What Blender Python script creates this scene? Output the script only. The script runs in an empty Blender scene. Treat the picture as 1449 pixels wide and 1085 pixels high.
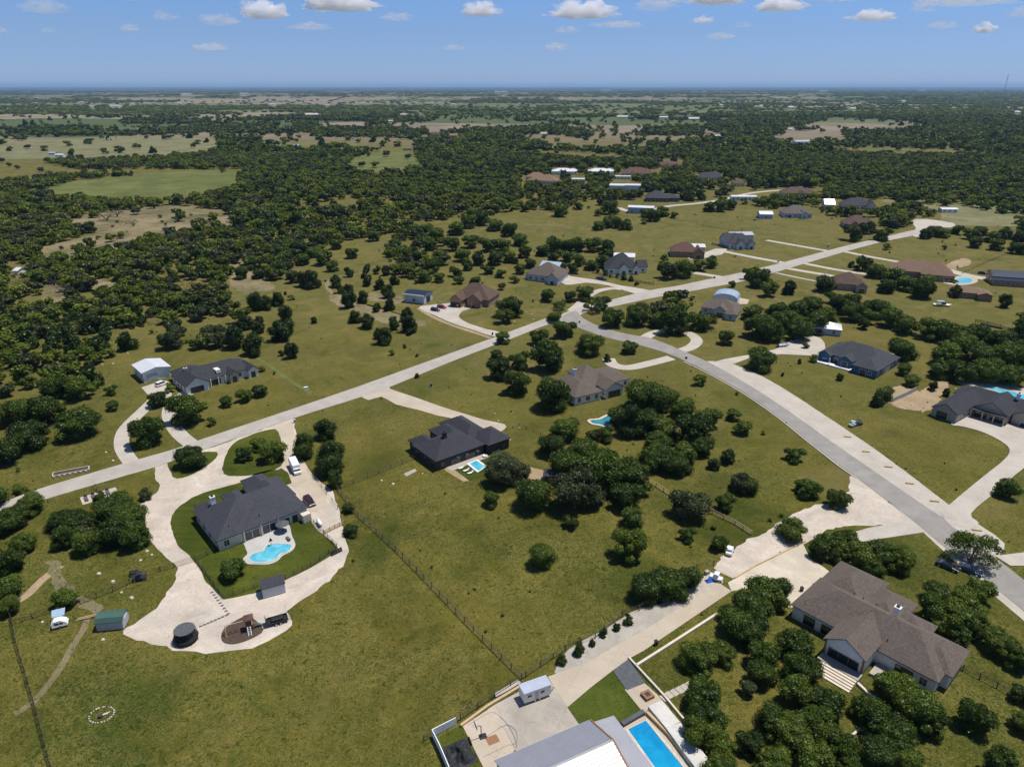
import bpy, math, random
import numpy as np
from mathutils import Vector, noise, Matrix
R=random.Random(7)
SC=bpy.context.scene; COL=SC.collection
# ------------------------------------------------------------------ camera, sky, sun, exposure
F=1005.0; HZ=121.0; PIT=math.atan((542.5-HZ)/F); CH=100.0
cam=bpy.data.cameras.new('camera'); co=bpy.data.objects.new('camera',cam); COL.objects.link(co)
co.location=(0,0,CH); co.rotation_euler=(math.pi/2-PIT,0,0)
cam.sensor_width=36; cam.lens=36*F/1449; cam.clip_start=1; cam.clip_end=200000; SC.camera=co
SUN_AZ=math.degrees(math.atan2(1,0.42)); SUN_EL=71
wd=bpy.data.worlds.new('World'); SC.world=wd; wd.use_nodes=True
nt=wd.node_tree; bg=nt.nodes['Background']
sky=nt.nodes.new('ShaderNodeTexSky'); sky.sky_type='NISHITA'; sky.sun_disc=False
sky.sun_elevation=math.radians(SUN_EL); sky.sun_rotation=math.radians(SUN_AZ)
sky.altitude=300; sky.air_density=1.0; sky.dust_density=0.1; sky.ozone_density=1.5
tcw=nt.nodes.new('ShaderNodeTexCoord'); spw=nt.nodes.new('ShaderNodeSeparateXYZ'); nt.links.new(tcw.outputs['Generated'],spw.inputs[0])
rw=nt.nodes.new('ShaderNodeValToRGB'); nt.links.new(spw.outputs[2],rw.inputs[0]); ew=rw.color_ramp.elements; ew.new(.06); ew.new(.13)
for q_,(ps_,c_) in enumerate([(0,(.51,.76,1.60)),(.06,(.60,.80,1.36)),(.13,(.72,.98,1.50)),(.45,(.85,.98,1.15))]): ew[q_].position=ps_; ew[q_].color=(*c_,1)
hs=nt.nodes.new('ShaderNodeMix'); hs.data_type='RGBA'; hs.blend_type='MULTIPLY'; hs.inputs[0].default_value=1
nt.links.new(rw.outputs[0],hs.inputs[7]); nt.links.new(sky.outputs[0],hs.inputs[6]); nt.links.new(hs.outputs[2],bg.inputs[0]); bg.inputs[1].default_value=0.068
sl=bpy.data.lights.new('sun','SUN'); so=bpy.data.objects.new('sun',sl); COL.objects.link(so)
sl.energy=4.2; sl.angle=math.radians(0.55); sl.color=(1.0,0.955,0.88)
_e,_a=math.radians(SUN_EL),math.radians(SUN_AZ)
sd=Vector((math.cos(_e)*math.sin(_a),math.cos(_e)*math.cos(_a),math.sin(_e)))
so.rotation_euler=sd.to_track_quat('Z','Y').to_euler(); so.location=(200,0,300)
SC.view_settings.view_transform='Standard'; SC.view_settings.look='None'
SC.view_settings.exposure=0.15; SC.view_settings.gamma=1.0; SC.view_settings.use_curve_mapping=False
try:
    SC.cycles.max_bounces=16; SC.cycles.diffuse_bounces=3; SC.cycles.glossy_bounces=2; SC.cycles.transmission_bounces=3
    SC.cycles.volume_bounces=16; SC.cycles.transparent_max_bounces=8; SC.cycles.caustics_reflective=False; SC.cycles.caustics_refractive=False
except Exception: pass
# ------------------------------------------------------------------ helpers
_c,_s=math.cos(PIT),math.sin(PIT)
def at(x,y,z=0.0):                       # where the ray through a point of the photo meets the level z
    u=(x-724.5)/F; v=(542.5-y)/F
    dy=_c+v*_s; dz=-_s+v*_c; t=(z-CH)/dz
    return Vector((u*t,dy*t,z))
def pix(P):
    Z=P[2]-CH; f=P[1]*_c-Z*_s; up=P[1]*_s+Z*_c
    return 724.5+F*P[0]/f, 542.5-F*up/f
def depth(P): return P[1]*_c-(P[2]-CH)*_s
def link(o): COL.objects.link(o); return o
def tag(o,label=None,cat=None,group=None,kind=None):
    if label: o['label']=label
    if cat: o['category']=cat
    if group: o['group']=group
    if kind: o['kind']=kind
    return o
def empty(name,loc=(0,0,0),rz=0,label=None,cat=None,group=None):
    o=bpy.data.objects.new(name,None); o.empty_display_size=.5; link(o); o.location=loc; o.rotation_euler=(0,0,rz)
    return tag(o,label,cat,group)
def mesh(name,v,f,m=None,smooth=False):
    me=bpy.data.meshes.new(name); me.from_pydata([tuple(a) for a in v],[],[tuple(a) for a in f]); me.update()
    if m: me.materials.append(m)
    if smooth:
        for p in me.polygons: p.use_smooth=True
    return me
def obj(name,me,parent=None,loc=(0,0,0),rz=0):
    o=bpy.data.objects.new(name,me); link(o); o.location=loc; o.rotation_euler=(0,0,rz)
    if parent: o.parent=parent
    return o
class MB:
    def __init__(s): s.v=[]; s.f=[]
    def add(s,v,f):
        n=len(s.v); s.v+=[tuple(a) for a in v]; s.f+=[tuple(i+n for i in a) for a in f]; return s
    def box(s,x0,x1,y0,y1,z0,z1):
        return s.add([(x0,y0,z0),(x1,y0,z0),(x1,y1,z0),(x0,y1,z0),(x0,y0,z1),(x1,y0,z1),(x1,y1,z1),(x0,y1,z1)],
            [(0,3,2,1),(4,5,6,7),(0,1,5,4),(1,2,6,5),(2,3,7,6),(3,0,4,7)])
    def prism(s,poly,z0,z1):
        n=len(poly)
        return s.add([(a,b,z0) for a,b in poly]+[(a,b,z1) for a,b in poly],
            [tuple(range(n-1,-1,-1)),tuple(range(n,2*n))]+[(i,(i+1)%n,n+(i+1)%n,n+i) for i in range(n)])
    def side(s,prof,y0,y1,t=0,zt=None):  # outline in x-z swept along y; t narrows points above zt
        n=len(prof); k=[(t if (zt is not None and z>zt) else 0) for x,z in prof]
        return s.add([(x,y0+k[i],z) for i,(x,z) in enumerate(prof)]+[(x,y1-k[i],z) for i,(x,z) in enumerate(prof)],
            [tuple(range(n)),tuple(range(2*n-1,n-1,-1))]+[((i+1)%n,i,n+i,n+(i+1)%n) for i in range(n)])
    def tube(s,a,b,r0,r1=None,n=8):
        a,b=Vector(a),Vector(b); r1=r0 if r1 is None else r1; d=(b-a).normalized()
        u=d.orthogonal().normalized(); w=d.cross(u); A=[];B=[]
        for i in range(n):
            q=2*math.pi*i/n; e=u*math.cos(q)+w*math.sin(q); A.append(a+e*r0); B.append(b+e*r1)
        return s.add(A+B,[(i,(i+1)%n,n+(i+1)%n,n+i) for i in range(n)]+[tuple(range(n-1,-1,-1)),tuple(range(n,2*n))])
    def torus(s,c,R_,r,n=28,m=6):
        v=[];f=[]
        for i in range(n):
            for j in range(m):
                a=2*math.pi*i/n;b=2*math.pi*j/m
                v.append((c[0]+(R_+r*math.cos(b))*math.cos(a),c[1]+(R_+r*math.cos(b))*math.sin(a),c[2]+r*math.sin(b)))
        for i in range(n):
            for j in range(m):
                f.append((i*m+j,((i+1)%n)*m+j,((i+1)%n)*m+(j+1)%m,i*m+(j+1)%m))
        return s.add(v,f)
    def obj(s,name,m,parent=None,loc=(0,0,0),rz=0,smooth=False,bevel=0):
        me=mesh(name,s.v,s.f,m,smooth); o=obj(name,me,parent,loc,rz)
        if bevel:
            b=o.modifiers.new('bevel','BEVEL'); b.width=bevel; b.segments=2; b.limit_method='ANGLE'
        return o
# ------------------------------------------------------------------ materials
def newmat(name):
    m=bpy.data.materials.new(name); m.use_nodes=True; n=m.node_tree; return m,n,n.nodes['Principled BSDF']
def N(n,t,**k):
    o=n.nodes.new(t)
    for a,b in k.items(): setattr(o,a,b)
    return o
def ramp(n,src,stops):
    r=N(n,'ShaderNodeValToRGB'); e=r.color_ramp.elements
    while len(e)<len(stops): e.new(.5)
    for i,(p,c) in enumerate(stops):
        e[i].position=p; e[i].color=(c if len(c)==4 else (*c,1)) if not isinstance(c,float) else (c,c,c,1)
    n.links.new(src,r.inputs[0]); return r.outputs[0]
def tex(n,co,scale,detail=3,dist=0.0,rough=.55):
    t=N(n,'ShaderNodeTexNoise'); t.inputs['Scale'].default_value=scale; t.inputs['Detail'].default_value=detail
    t.inputs['Distortion'].default_value=dist; t.inputs['Roughness'].default_value=rough
    n.links.new(co,t.inputs['Vector']); return t.outputs['Fac']
def mix(n,f,a,b,mode='MIX'):
    x=N(n,'ShaderNodeMix',data_type='RGBA',blend_type=mode)
    for i,v in ((0,f),(6,a),(7,b)):
        if hasattr(v,'node'): n.links.new(v,x.inputs[i])
        else: x.inputs[i].default_value=v if i==0 else (*v,1)
    return x.outputs[2]
def mth(n,op,a,b=0.0):
    x=N(n,'ShaderNodeMath',operation=op)
    for i,v in ((0,a),(1,b)):
        if hasattr(v,'node'): n.links.new(v,x.inputs[i])
        else: x.inputs[i].default_value=v
    return x.outputs[0]
def geo(n): return N(n,'ShaderNodeNewGeometry').outputs['Position']
def bump(n,p,h,s,d):
    b=N(n,'ShaderNodeBump'); b.inputs['Strength'].default_value=s; b.inputs['Distance'].default_value=d
    n.links.new(h,b.inputs['Height']); n.links.new(b.outputs[0],p.inputs['Normal'])
def plain(name,c,rough=.6,var=.12,scale=2.0,metal=0,spec=.4,bmp=0):
    m,n,p=newmat(name); g=N(n,'ShaderNodeTexCoord').outputs['Object']
    a=tex(n,g,scale,4); hi=[min(1,x*(1+var)) for x in c]; lo=[x*(1-var) for x in c]
    n.links.new(ramp(n,a,[(.3,lo),(.7,hi)]),p.inputs['Base Color'])
    p.inputs['Roughness'].default_value=rough; p.inputs['Metallic'].default_value=metal
    p.inputs['Specular IOR Level'].default_value=spec
    if bmp: bump(n,p,tex(n,g,scale*6,3),.5,bmp)
    return m
def shingle(name,c,c2=None):
    m,n,p=newmat(name); g=N(n,'ShaderNodeTexCoord').outputs['Object']
    a=tex(n,g,7.0,3,1.2,.7); b=tex(n,g,.35,3); k=tex(n,g,2.3,4,1.4,.7)
    c2=c2 or [x*1.5 for x in c]
    col=mix(n,ramp(n,a,[(.35,0.0),(.65,1.0)]),[x*.72 for x in c],c2)
    col=mix(n,.7,col,mix(n,ramp(n,k,[(.4,0.0),(.6,1.0)]),[x*.62 for x in c],[x*1.45 for x in c]))
    col=mix(n,ramp(n,b,[(.35,0.0),(.7,.35)]),col,[x*1.35 for x in c])
    sp=N(n,'ShaderNodeSeparateXYZ'); n.links.new(g,sp.inputs[0])
    n.links.new(col,p.inputs['Base Color']); p.inputs['Roughness'].default_value=.85; p.inputs['Specular IOR Level'].default_value=.25
    wv=mth(n,'FRACT',mth(n,'MULTIPLY',sp.outputs[2],5.5)); bump(n,p,mth(n,'ADD',mth(n,'MULTIPLY',a,.7),mth(n,'MULTIPLY',wv,.6)),.6,.05)
    return m
def paving(name,c,c2,joint=0,scale=.25,stain=.5):
    m,n,p=newmat(name); g=geo(n); a=tex(n,g,scale,5,.6); b=tex(n,g,2.6,4,.5,.7); s=tex(n,g,.09,3,1.0)
    col=mix(n,ramp(n,a,[(.32,0.0),(.68,1.0)]),c,c2)
    col=mix(n,ramp(n,b,[(.5,0.0),(.75,.35)]),col,[x*.75 for x in c])
    col=mix(n,ramp(n,s,[(.45,0.0),(.8,stain)]),col,[x*.7 for x in c])
    vc=N(n,'ShaderNodeTexVoronoi'); vc.feature='DISTANCE_TO_EDGE'; vc.inputs['Scale'].default_value=.14; wob=N(n,'ShaderNodeVectorMath',operation='ADD'); n.links.new(g,wob.inputs[0])
    cw=N(n,'ShaderNodeTexNoise'); cw.inputs['Scale'].default_value=.5; n.links.new(g,cw.inputs['Vector']); sc9=N(n,'ShaderNodeVectorMath',operation='SCALE'); sc9.inputs['Scale'].default_value=2.5; n.links.new(cw.outputs['Color'],sc9.inputs[0]); n.links.new(sc9.outputs[0],wob.inputs[1]); n.links.new(wob.outputs[0],vc.inputs['Vector'])
    col=mix(n,mth(n,'MULTIPLY',ramp(n,vc.outputs['Distance'],[(0,.28),(.010,0.0)]),ramp(n,s,[(.4,0.0),(.6,1.0)])),col,[x*.45 for x in c])
    if joint:
        sp=N(n,'ShaderNodeMapping'); sp.inputs['Rotation'].default_value=(0,0,math.radians(joint)); n.links.new(g,sp.inputs[0])
        br=N(n,'ShaderNodeTexBrick'); br.offset=0; br.inputs['Scale'].default_value=.22; br.inputs['Mortar Size'].default_value=.008
        br.inputs['Color1'].default_value=(1,1,1,1);br.inputs['Color2'].default_value=(.985,.985,.98,1);br.inputs['Mortar'].default_value=(.85,.84,.82,1)
        br.inputs['Brick Width'].default_value=1;br.inputs['Row Height'].default_value=1
        n.links.new(sp.outputs[0],br.inputs['Vector']); col=mix(n,1.0,col,br.outputs[0],'MULTIPLY')
    n.links.new(col,p.inputs['Base Color']); p.inputs['Roughness'].default_value=.9; p.inputs['Specular IOR Level'].default_value=.2
    bump(n,p,b,.4,.02); return m
def gravel(name,c):
    m,n,p=newmat(name); g=geo(n); a=tex(n,g,.12,6,.8,.7); b=tex(n,g,.55,6,1.0,.8); k=tex(n,g,1.9,4,1,.8)
    col=mix(n,ramp(n,a,[(.3,0.0),(.7,1.0)]),[x*.72 for x in c],[min(1,x*1.15) for x in c])
    col=mix(n,ramp(n,b,[(.30,.9),(.42,0.0),(.56,0.0),(.66,.8)]),col,[x*.68 for x in c])
    col=mix(n,ramp(n,k,[(.54,0.0),(.68,.7)]),col,[x*.5 for x in c])
    n.links.new(col,p.inputs['Base Color']); p.inputs['Roughness'].default_value=.95; p.inputs['Specular IOR Level'].default_value=.1
    bump(n,p,b,.5,.06); return m
def grassmat(name,green,dry,straw,amt=.5,fields=False):
    m,n,p=newmat(name); g=geo(n)
    big=tex(n,g,.011,5,1.2); mid=tex(n,g,.085,5,1.6); fine=tex(n,g,.55,4,3.2,.6); sq=tex(n,g,.42,2,.9,.6); sq2=tex(n,g,.95,2,1.2,.55); pm_=tex(n,g,.06,4,1.0); sp=tex(n,g,4.5,2,.4)
    col=mix(n,ramp(n,big,[(.38,0.0),(.58,1.0)]),green,dry)
    col=mix(n,ramp(n,mid,[(.36,.8),(.5,0.0),(.64,.8)]),col,mix(n,ramp(n,tex(n,g,.03,3),[(.45,0.0),(.55,1.0)]),[x*.68 for x in green],[x*1.3 for x in dry]))
    col=mix(n,ramp(n,fine,[(.34,.6),(.46,0.0),(1,0.0)]),col,[x*.55 for x in green])
    pa=ramp(n,pm_,[(.34,.35),(.60,1.0)])
    col=mix(n,mth(n,'MULTIPLY',pa,ramp(n,sq,[(0,0.0),(.36,0.0),(.41,amt),(.45,0.0),(.50,0.0),(.55,amt),(.60,0.0),(.64,0.0),(.68,amt),(.72,0.0)])),col,straw)
    col=mix(n,mth(n,'MULTIPLY',pa,ramp(n,sq2,[(0,0.0),(.40,0.0),(.46,amt),(.52,0.0),(.57,0.0),(.62,amt),(.68,0.0)])),col,straw)
    col=mix(n,ramp(n,sq2,[(.30,.55),(.42,0.0)]),col,[x*.5 for x in green])
    col=mix(n,ramp(n,sp,[(.35,.4),(.5,0.0)]),col,[x*.5 for x in green])
    mp0=N(n,'ShaderNodeMapping'); mp0.inputs['Rotation'].default_value=(0,0,-.62); mp0.inputs['Scale'].default_value=(.035,.55,1); n.links.new(g,mp0.inputs[0])
    stk=tex(n,mp0.outputs[0],1.0,3,.3); pt=tex(n,g,.022,5,.8,.6)
    col=mix(n,mth(n,'MULTIPLY',ramp(n,stk,[(.45,0.0),(.62,.45)]),ramp(n,tex(n,g,.016,2),[(.45,0.0),(.6,1.0)])),col,[x*1.25 for x in dry])
    col=mix(n,ramp(n,pt,[(.54,0.0),(.66,.6)]),col,[x*.74 for x in green])
    col=mix(n,ramp(n,pt,[(.30,.6),(.40,0.0)]),col,(.155,.125,.045) if fields else dry)
    if fields:
        sy=N(n,'ShaderNodeSeparateXYZ'); n.links.new(g,sy.inputs[0])
        col=mix(n,ramp(n,mth(n,'DIVIDE',sy.outputs[1],1000.0),[(.16,0.0),(.34,.6)]),col,mix(n,ramp(n,mid,[(.35,0.0),(.65,1.0)]),(.100,.105,.024),(.190,.150,.058)))
        vo=N(n,'ShaderNodeTexVoronoi'); vo.inputs['Scale'].default_value=.0013; vo.distance='CHEBYCHEV'
        mp=N(n,'ShaderNodeMapping'); mp.inputs['Scale'].default_value=(.7,1,1); mp.inputs['Rotation'].default_value=(0,0,.35)
        n.links.new(g,mp.inputs[0]); n.links.new(mp.outputs[0],vo.inputs['Vector'])
        se=N(n,'ShaderNodeSeparateColor'); n.links.new(vo.outputs['Color'],se.inputs[0])
        fc=ramp(n,se.outputs[0],[(0,(.075,.10,.035)),(.22,(.10,.12,.045)),(.38,(.17,.165,.075)),(.52,(.12,.13,.05)),(.66,(.27,.23,.15)),(.85,(.25,.19,.145))])
        r=N(n,'ShaderNodeValToRGB').color_ramp
        fc2=mix(n,ramp(n,tex(n,g,.006,4),[(.4,0.0),(.65,.5)]),fc,(.06,.08,.03))
        ln=N(n,'ShaderNodeVectorMath',operation='LENGTH'); n.links.new(g,ln.inputs[0])
        f1=ramp(n,mth(n,'DIVIDE',ln.outputs['Value'],3000.0),[(.42,0.0),(.62,1.0)])
        col=mix(n,f1,col,fc2)
        w=tex(n,g,.0011,5,.6,.62); wood=ramp(n,w,[(.47,0.0),(.52,1.0)])
        f2=ramp(n,mth(n,'DIVIDE',ln.outputs['Value'],12000.0),[(.55,0.0),(.95,.92)])
        col=mix(n,mth(n,'MULTIPLY',f2,wood),col,(.032,.05,.018)); f3=ramp(n,mth(n,'DIVIDE',ln.outputs['Value'],30000.0),[(.40,0.0),(.50,.85)]); col=mix(n,f3,col,mix(n,ramp(n,tex(n,g,.0005,3),[(.5,0.0),(.6,.6)]),(.015,.03,.02),(.10,.10,.07)))
    n.links.new(col,p.inputs['Base Color']); p.inputs['Roughness'].default_value=.95; p.inputs['Specular IOR Level'].default_value=.08
    bump(n,p,fine,.5,.12); return m
def leafmat(name,dark,mid,light):
    m=bpy.data.materials.new(name); m.use_nodes=True; n=m.node_tree; n.nodes.clear()
    at_=N(n,'ShaderNodeAttribute',attribute_name='tint'); oi=N(n,'ShaderNodeObjectInfo')
    f=mth(n,'ADD',mth(n,'MULTIPLY',at_.outputs['Fac'],.52),mth(n,'MULTIPLY',oi.outputs['Random'],.48))
    col=ramp(n,f,[(.12,dark),(.5,mid),(.92,light)])
    d=N(n,'ShaderNodeBsdfDiffuse'); t=N(n,'ShaderNodeBsdfTranslucent'); gl=N(n,'ShaderNodeBsdfGlossy'); gl.inputs['Roughness'].default_value=.45
    gl.inputs['Color'].default_value=(.55,.6,.5,1)
    mx=N(n,'ShaderNodeMixShader'); mx.inputs[0].default_value=.22; mx2=N(n,'ShaderNodeMixShader'); mx2.inputs[0].default_value=.035
    o=N(n,'ShaderNodeOutputMaterial')
    n.links.new(col,d.inputs[0]); n.links.new(col,t.inputs[0]); n.links.new(d.outputs[0],mx.inputs[1]); n.links.new(t.outputs[0],mx.inputs[2])
    n.links.new(mx.outputs[0],mx2.inputs[1]); n.links.new(gl.outputs[0],mx2.inputs[2]); n.links.new(mx2.outputs[0],o.inputs[0]); return m
def glass(name,c=(.02,.028,.035)):
    m,n,p=newmat(name); p.inputs['Base Color'].default_value=(*c,1); p.inputs['Roughness'].default_value=.08; p.inputs['Specular IOR Level'].default_value=.8; return m
def ribbed(name,c,rot,scale=2.6,rough=.4,metal=.2):
    m,n,p=newmat(name); g=N(n,'ShaderNodeTexCoord').outputs['Object']
    mp=N(n,'ShaderNodeMapping'); mp.inputs['Rotation'].default_value=(0,0,rot); n.links.new(g,mp.inputs[0])
    sp=N(n,'ShaderNodeSeparateXYZ'); n.links.new(mp.outputs[0],sp.inputs[0])
    w=mth(n,'FRACT',mth(n,'MULTIPLY',sp.outputs[0],scale)); r=ramp(n,w,[(0,1.0),(.10,.0),(.9,0.0),(1,1.0)])
    a=tex(n,g,.5,4,.5)
    col=mix(n,ramp(n,a,[(.35,0.0),(.7,1.0)]),[x*.9 for x in c],c); col=mix(n,mth(n,'MULTIPLY',r,.35),col,[x*.5 for x in c])
    n.links.new(col,p.inputs['Base Color']); p.inputs['Roughness'].default_value=rough; p.inputs['Metallic'].default_value=metal
    bump(n,p,r,.8,.04); return m
def watermat(name,c,c2):
    m,n,p=newmat(name); g=geo(n); a=tex(n,g,.28,4,1.0); k=tex(n,g,2.2,3,.5)
    n.links.new(mix(n,ramp(n,a,[(.35,0.0),(.7,1.0)]),c,c2),p.inputs['Base Color'])
    p.inputs['Roughness'].default_value=.06; p.inputs['IOR'].default_value=1.33; bump(n,p,k,.25,.03); return m
M={}
M['grass']=grassmat('meadow_grass',(.035,.056,.0055),(.090,.078,.011),(.22,.185,.055),.58,True)
M['lawn']=grassmat('lawn_grass',(.040,.062,.0055),(.075,.085,.011),(.13,.125,.035),.3)
M['field']=grassmat('field_grass',(.105,.128,.034),(.138,.145,.044),(.18,.18,.08),.15)
M['field2']=grassmat('dry_field',(.16,.165,.075),(.20,.185,.095),(.24,.21,.12),.2)
M['scrub']=grassmat('scrub_soil',(.085,.085,.028),(.23,.18,.10),(.32,.27,.17),.5)
M['dirt']=gravel('bare_dirt',(.36,.27,.165))
M['turf']=grassmat('turf_grass',(.048,.072,.009),(.070,.088,.013),(.10,.10,.03),.08)
M['road']=paving('pale_chipseal',(.37,.335,.29),(.44,.40,.35),0,.2,.3)
M['asphalt']=paving('grey_asphalt',(.25,.232,.21),(.31,.29,.262),0,.25,.35)
M['concrete']=paving('pale_concrete',(.43,.385,.325),(.51,.46,.395),35,.2,.35)
M['creamc']=paving('cream_concrete',(.44,.37,.285),(.52,.44,.345),28,.15,.3)
M['greyslab']=paving('weathered_concrete',(.37,.33,.28),(.46,.41,.35),26,.3,.6)
M['tanslab']=paving('stained_concrete',(.50,.43,.34),(.62,.54,.43),-45,.25,.5)
M['gravel']=gravel('caliche_gravel',(.55,.475,.395)); M['gravel2']=gravel('crushed_rock',(.44,.40,.34))
M['mulch']=plain('mulch',(.075,.05,.035),.95,.4,4,bmp=.03); M['slate']=plain('dark_paving',(.085,.09,.10),.8,.2,1.5)
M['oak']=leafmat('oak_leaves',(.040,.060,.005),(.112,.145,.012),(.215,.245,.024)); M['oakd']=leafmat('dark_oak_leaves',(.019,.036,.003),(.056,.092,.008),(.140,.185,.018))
M['lime']=leafmat('young_leaves',(.050,.08,.006),(.095,.14,.010),(.16,.20,.020))
M['sage']=leafmat('sage_leaves',(.030,.042,.013),(.062,.078,.026),(.115,.128,.052))
M['cedar']=leafmat('juniper_leaves',(.013,.028,.003),(.032,.056,.005),(.068,.095,.010))
M['twig']=leafmat('bare_twigs',(.050,.045,.040),(.085,.075,.066),(.125,.11,.098))
M['bark']=plain('bark',(.16,.125,.095),.9,.3,3,bmp=.03)
for k,c in dict(charcoal=(.050,.055,.066),slate=(.062,.068,.084),brown=(.125,.088,.068),taupe=(.150,.128,.108),tan=(.24,.165,.115),grey=(.155,.142,.130),rust=(.15,.085,.065),black=(.048,.052,.065)).items(): M['r_'+k]=shingle('shingle_'+k,[c[0]*.76,c[1]*.71,c[2]*.70])
M['m_white']=ribbed('white_metal_roof',(.78,.78,.79),0); M['m_grey']=ribbed('grey_metal_roof',(.50,.51,.56),0)
M['m_blue']=ribbed('blue_metal_roof',(.40,.50,.60),0); M['m_pale']=ribbed('pale_metal_roof',(.52,.56,.66),0); M['m_green']=ribbed('green_metal',(.075,.15,.12),0,3)
M['m_dark']=ribbed('dark_metal_roof',(.03,.04,.06),0,1.2,.25); M['siding']=ribbed('siding',(.52,.55,.58),0,1.5,.6,0)
for k,c in dict(white=(.80,.79,.76),cream=(.62,.55,.44),brick=(.30,.19,.13),stone=(.52,.44,.33),blue=(.045,.13,.26),palblue=(.30,.42,.55),dark=(.035,.036,.042),grey=(.40,.40,.40),steel=(.50,.56,.62),wood=(.27,.13,.06),tanwood=(.50,.36,.20),bluegrey=(.46,.52,.60),taupe=(.36,.31,.26)).items(): M[k]=plain('paint_'+k,c,.7,.10,1.2,bmp=.004)
M['trim']=plain('white_trim',(.80,.80,.78),.5,.05); M['glass']=glass('window_glass'); M['blackm']=plain('black_metal',(.02,.02,.022),.45,.1)
M['rubber']=plain('rubber',(.022,.022,.022),.85,.1); M['chrome']=plain('alloy',(.5,.5,.52),.3,.05,2,.8); M['lamp']=plain('lamp_lens',(.8,.8,.78),.2,.03); M['red']=plain('tail_lens',(.4,.02,.02),.3,.05)
M['water']=watermat('pool_water',(.06,.36,.50),(.20,.58,.66)); M['water2']=watermat('deep_pool_water',(.008,.22,.46),(.015,.33,.58)); M['water3']=watermat('teal_pool_water',(.025,.16,.20),(.05,.25,.29))
M['post']=plain('fence_wood',(.12,.095,.07),.85,.25,3); M['wire']=plain('fence_wire',(.07,.065,.055),.7,.2); M['stonew']=plain('limestone',(.55,.49,.40),.9,.2,2,bmp=.03)
def paint(name,c):
    m,n,p=newmat(name); p.inputs['Base Color'].default_value=(*c,1); p.inputs['Roughness'].default_value=.3; p.inputs['Coat Weight'].default_value=.4; return m
# ------------------------------------------------------------------ outlines on the ground
def smooth_poly(p,k=4,closed=True):
    out=[]; n=len(p)
    rng=range(n if closed else n-1)
    for i in rng:
        a,b,c,d=(p[(i-1)%n],p[i],p[(i+1)%n],p[(i+2)%n]) if closed else (p[max(i-1,0)],p[i],p[i+1],p[min(i+2,n-1)])
        for j in range(k):
            t=j/k
            out.append(tuple(.5*((2*b[q])+(-a[q]+c[q])*t+(2*a[q]-5*b[q]+4*c[q]-d[q])*t*t+(-a[q]+3*b[q]-3*c[q]+d[q])*t**3) for q in range(2)))
    if not closed: out.append(tuple(p[-1][:2]))
    return out
PAVED=[]
def rag(P,amt,seed):                        # an edge worn a little uneven
    o=[]
    for i,q in enumerate(P):
        a=P[i-1]; b=P[(i+1)%len(P)]; L=math.dist(q,b); k=max(1,min(6,int(L/1.2)))
        for j in range(k):
            t=j/k; x=q[0]+(b[0]-q[0])*t; y=q[1]+(b[1]-q[1])*t
            v=noise.noise_vector(Vector((x*.5,y*.5,seed)))+.8*noise.noise_vector(Vector((x*.13,y*.13,seed+5))) if amt>.5 else noise.noise_vector(Vector((x*.5,y*.5,seed))); o.append((x+v.x*amt,y+v.y*amt))
    return o
def sheet(name,px,z,m,k=1,edge=0,paved=True,label=None):
    P=[tuple(at(x,y,z)[:2]) for x,y in px]
    if k>1: P=smooth_poly(P,k)
    if paved: PAVED.append(np.array([pix((a,b,0)) for a,b in P]))
    if edge: P=rag(P,edge,z*100+len(P))
    o=obj(name,mesh(name,[(a,b,z) for a,b in P],[tuple(range(len(P)))],m)); o['kind']='structure'
    if label: o['label']=label
    me=o.data
    if me.polygons[0].normal.z<0: me.flip_normals()
    return o
def ribbon(name,px,w,z,m,k=5,paved=True,kind='structure'):
    P=[tuple(at(x,y,z)[:2]) for x,y in px]; P=smooth_poly(P,k,False); v=[];f=[]
    for i,q in enumerate(P):
        a=P[max(i-1,0)];b=P[min(i+1,len(P)-1)]; d=Vector((b[0]-a[0],b[1]-a[1])).normalized()
        v+=[(q[0]-d.y*w/2,q[1]+d.x*w/2,z),(q[0]+d.y*w/2,q[1]-d.x*w/2,z)]
        if i: f.append((2*i-2,2*i-1,2*i+1,2*i))
    o=obj(name,mesh(name,v,f,m)); o['kind']=kind
    if paved: PAVED.append(np.array([pix(v[i]) for i in range(0,len(v),2)]+[pix(v[i]) for i in range(len(v)-1,0,-2)]))
    return o
def inpoly(px,py,poly):
    poly=np.asarray(poly,float); x,y=poly[:,0],poly[:,1]; x2,y2=np.roll(x,-1),np.roll(y,-1); r=np.zeros(px.shape,bool)
    for a,b,c,d in zip(x,y,x2,y2):
        if b==d: continue
        r^=((b>py)!=(d>py))&(px<(c-a)*(py-b)/(d-b)+a)
    return r
# ------------------------------------------------------------------ ground, roads, drives
GR=60000
o=obj('ground',mesh('ground',[(-GR,-2000,0),(GR,-2000,0),(GR,GR,0),(-GR,GR,0)],[(0,1,2,3)],M['grass'])); o['kind']='structure'
S=sheet
S('field',[(30,267),(110,256),(248,243),(342,245),(331,263),(287,273),(221,278),(91,276),(47,268)],.05,M['field'],3,1.5,False)
S('field',[(-60,215),(0,206),(60,200),(200,193),(300,194),(312,202),(300,213),(230,222),(110,224),(0,226),(-60,232)],.05,M['field2'],3,1.5,False)
S('field',[(488,235),(500,224),(537,214),(579,215),(600,229),(573,240),(523,243)],.05,M['field'],3,1.5,False)
S('scrubland',[(115,304),(248,290),(323,300),(335,325),(270,330),(221,336),(182,352),(132,362),(50,372),(60,350),(100,340),(135,330),(100,318)],.03,M['scrub'],3,2,False)
S('dry_field',[(1245,285),(1290,279),(1360,287),(1440,296),(1500,300),(1500,318),(1400,320),(1330,316),(1330,300)],.04,M['field2'],2,1,False)
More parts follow.
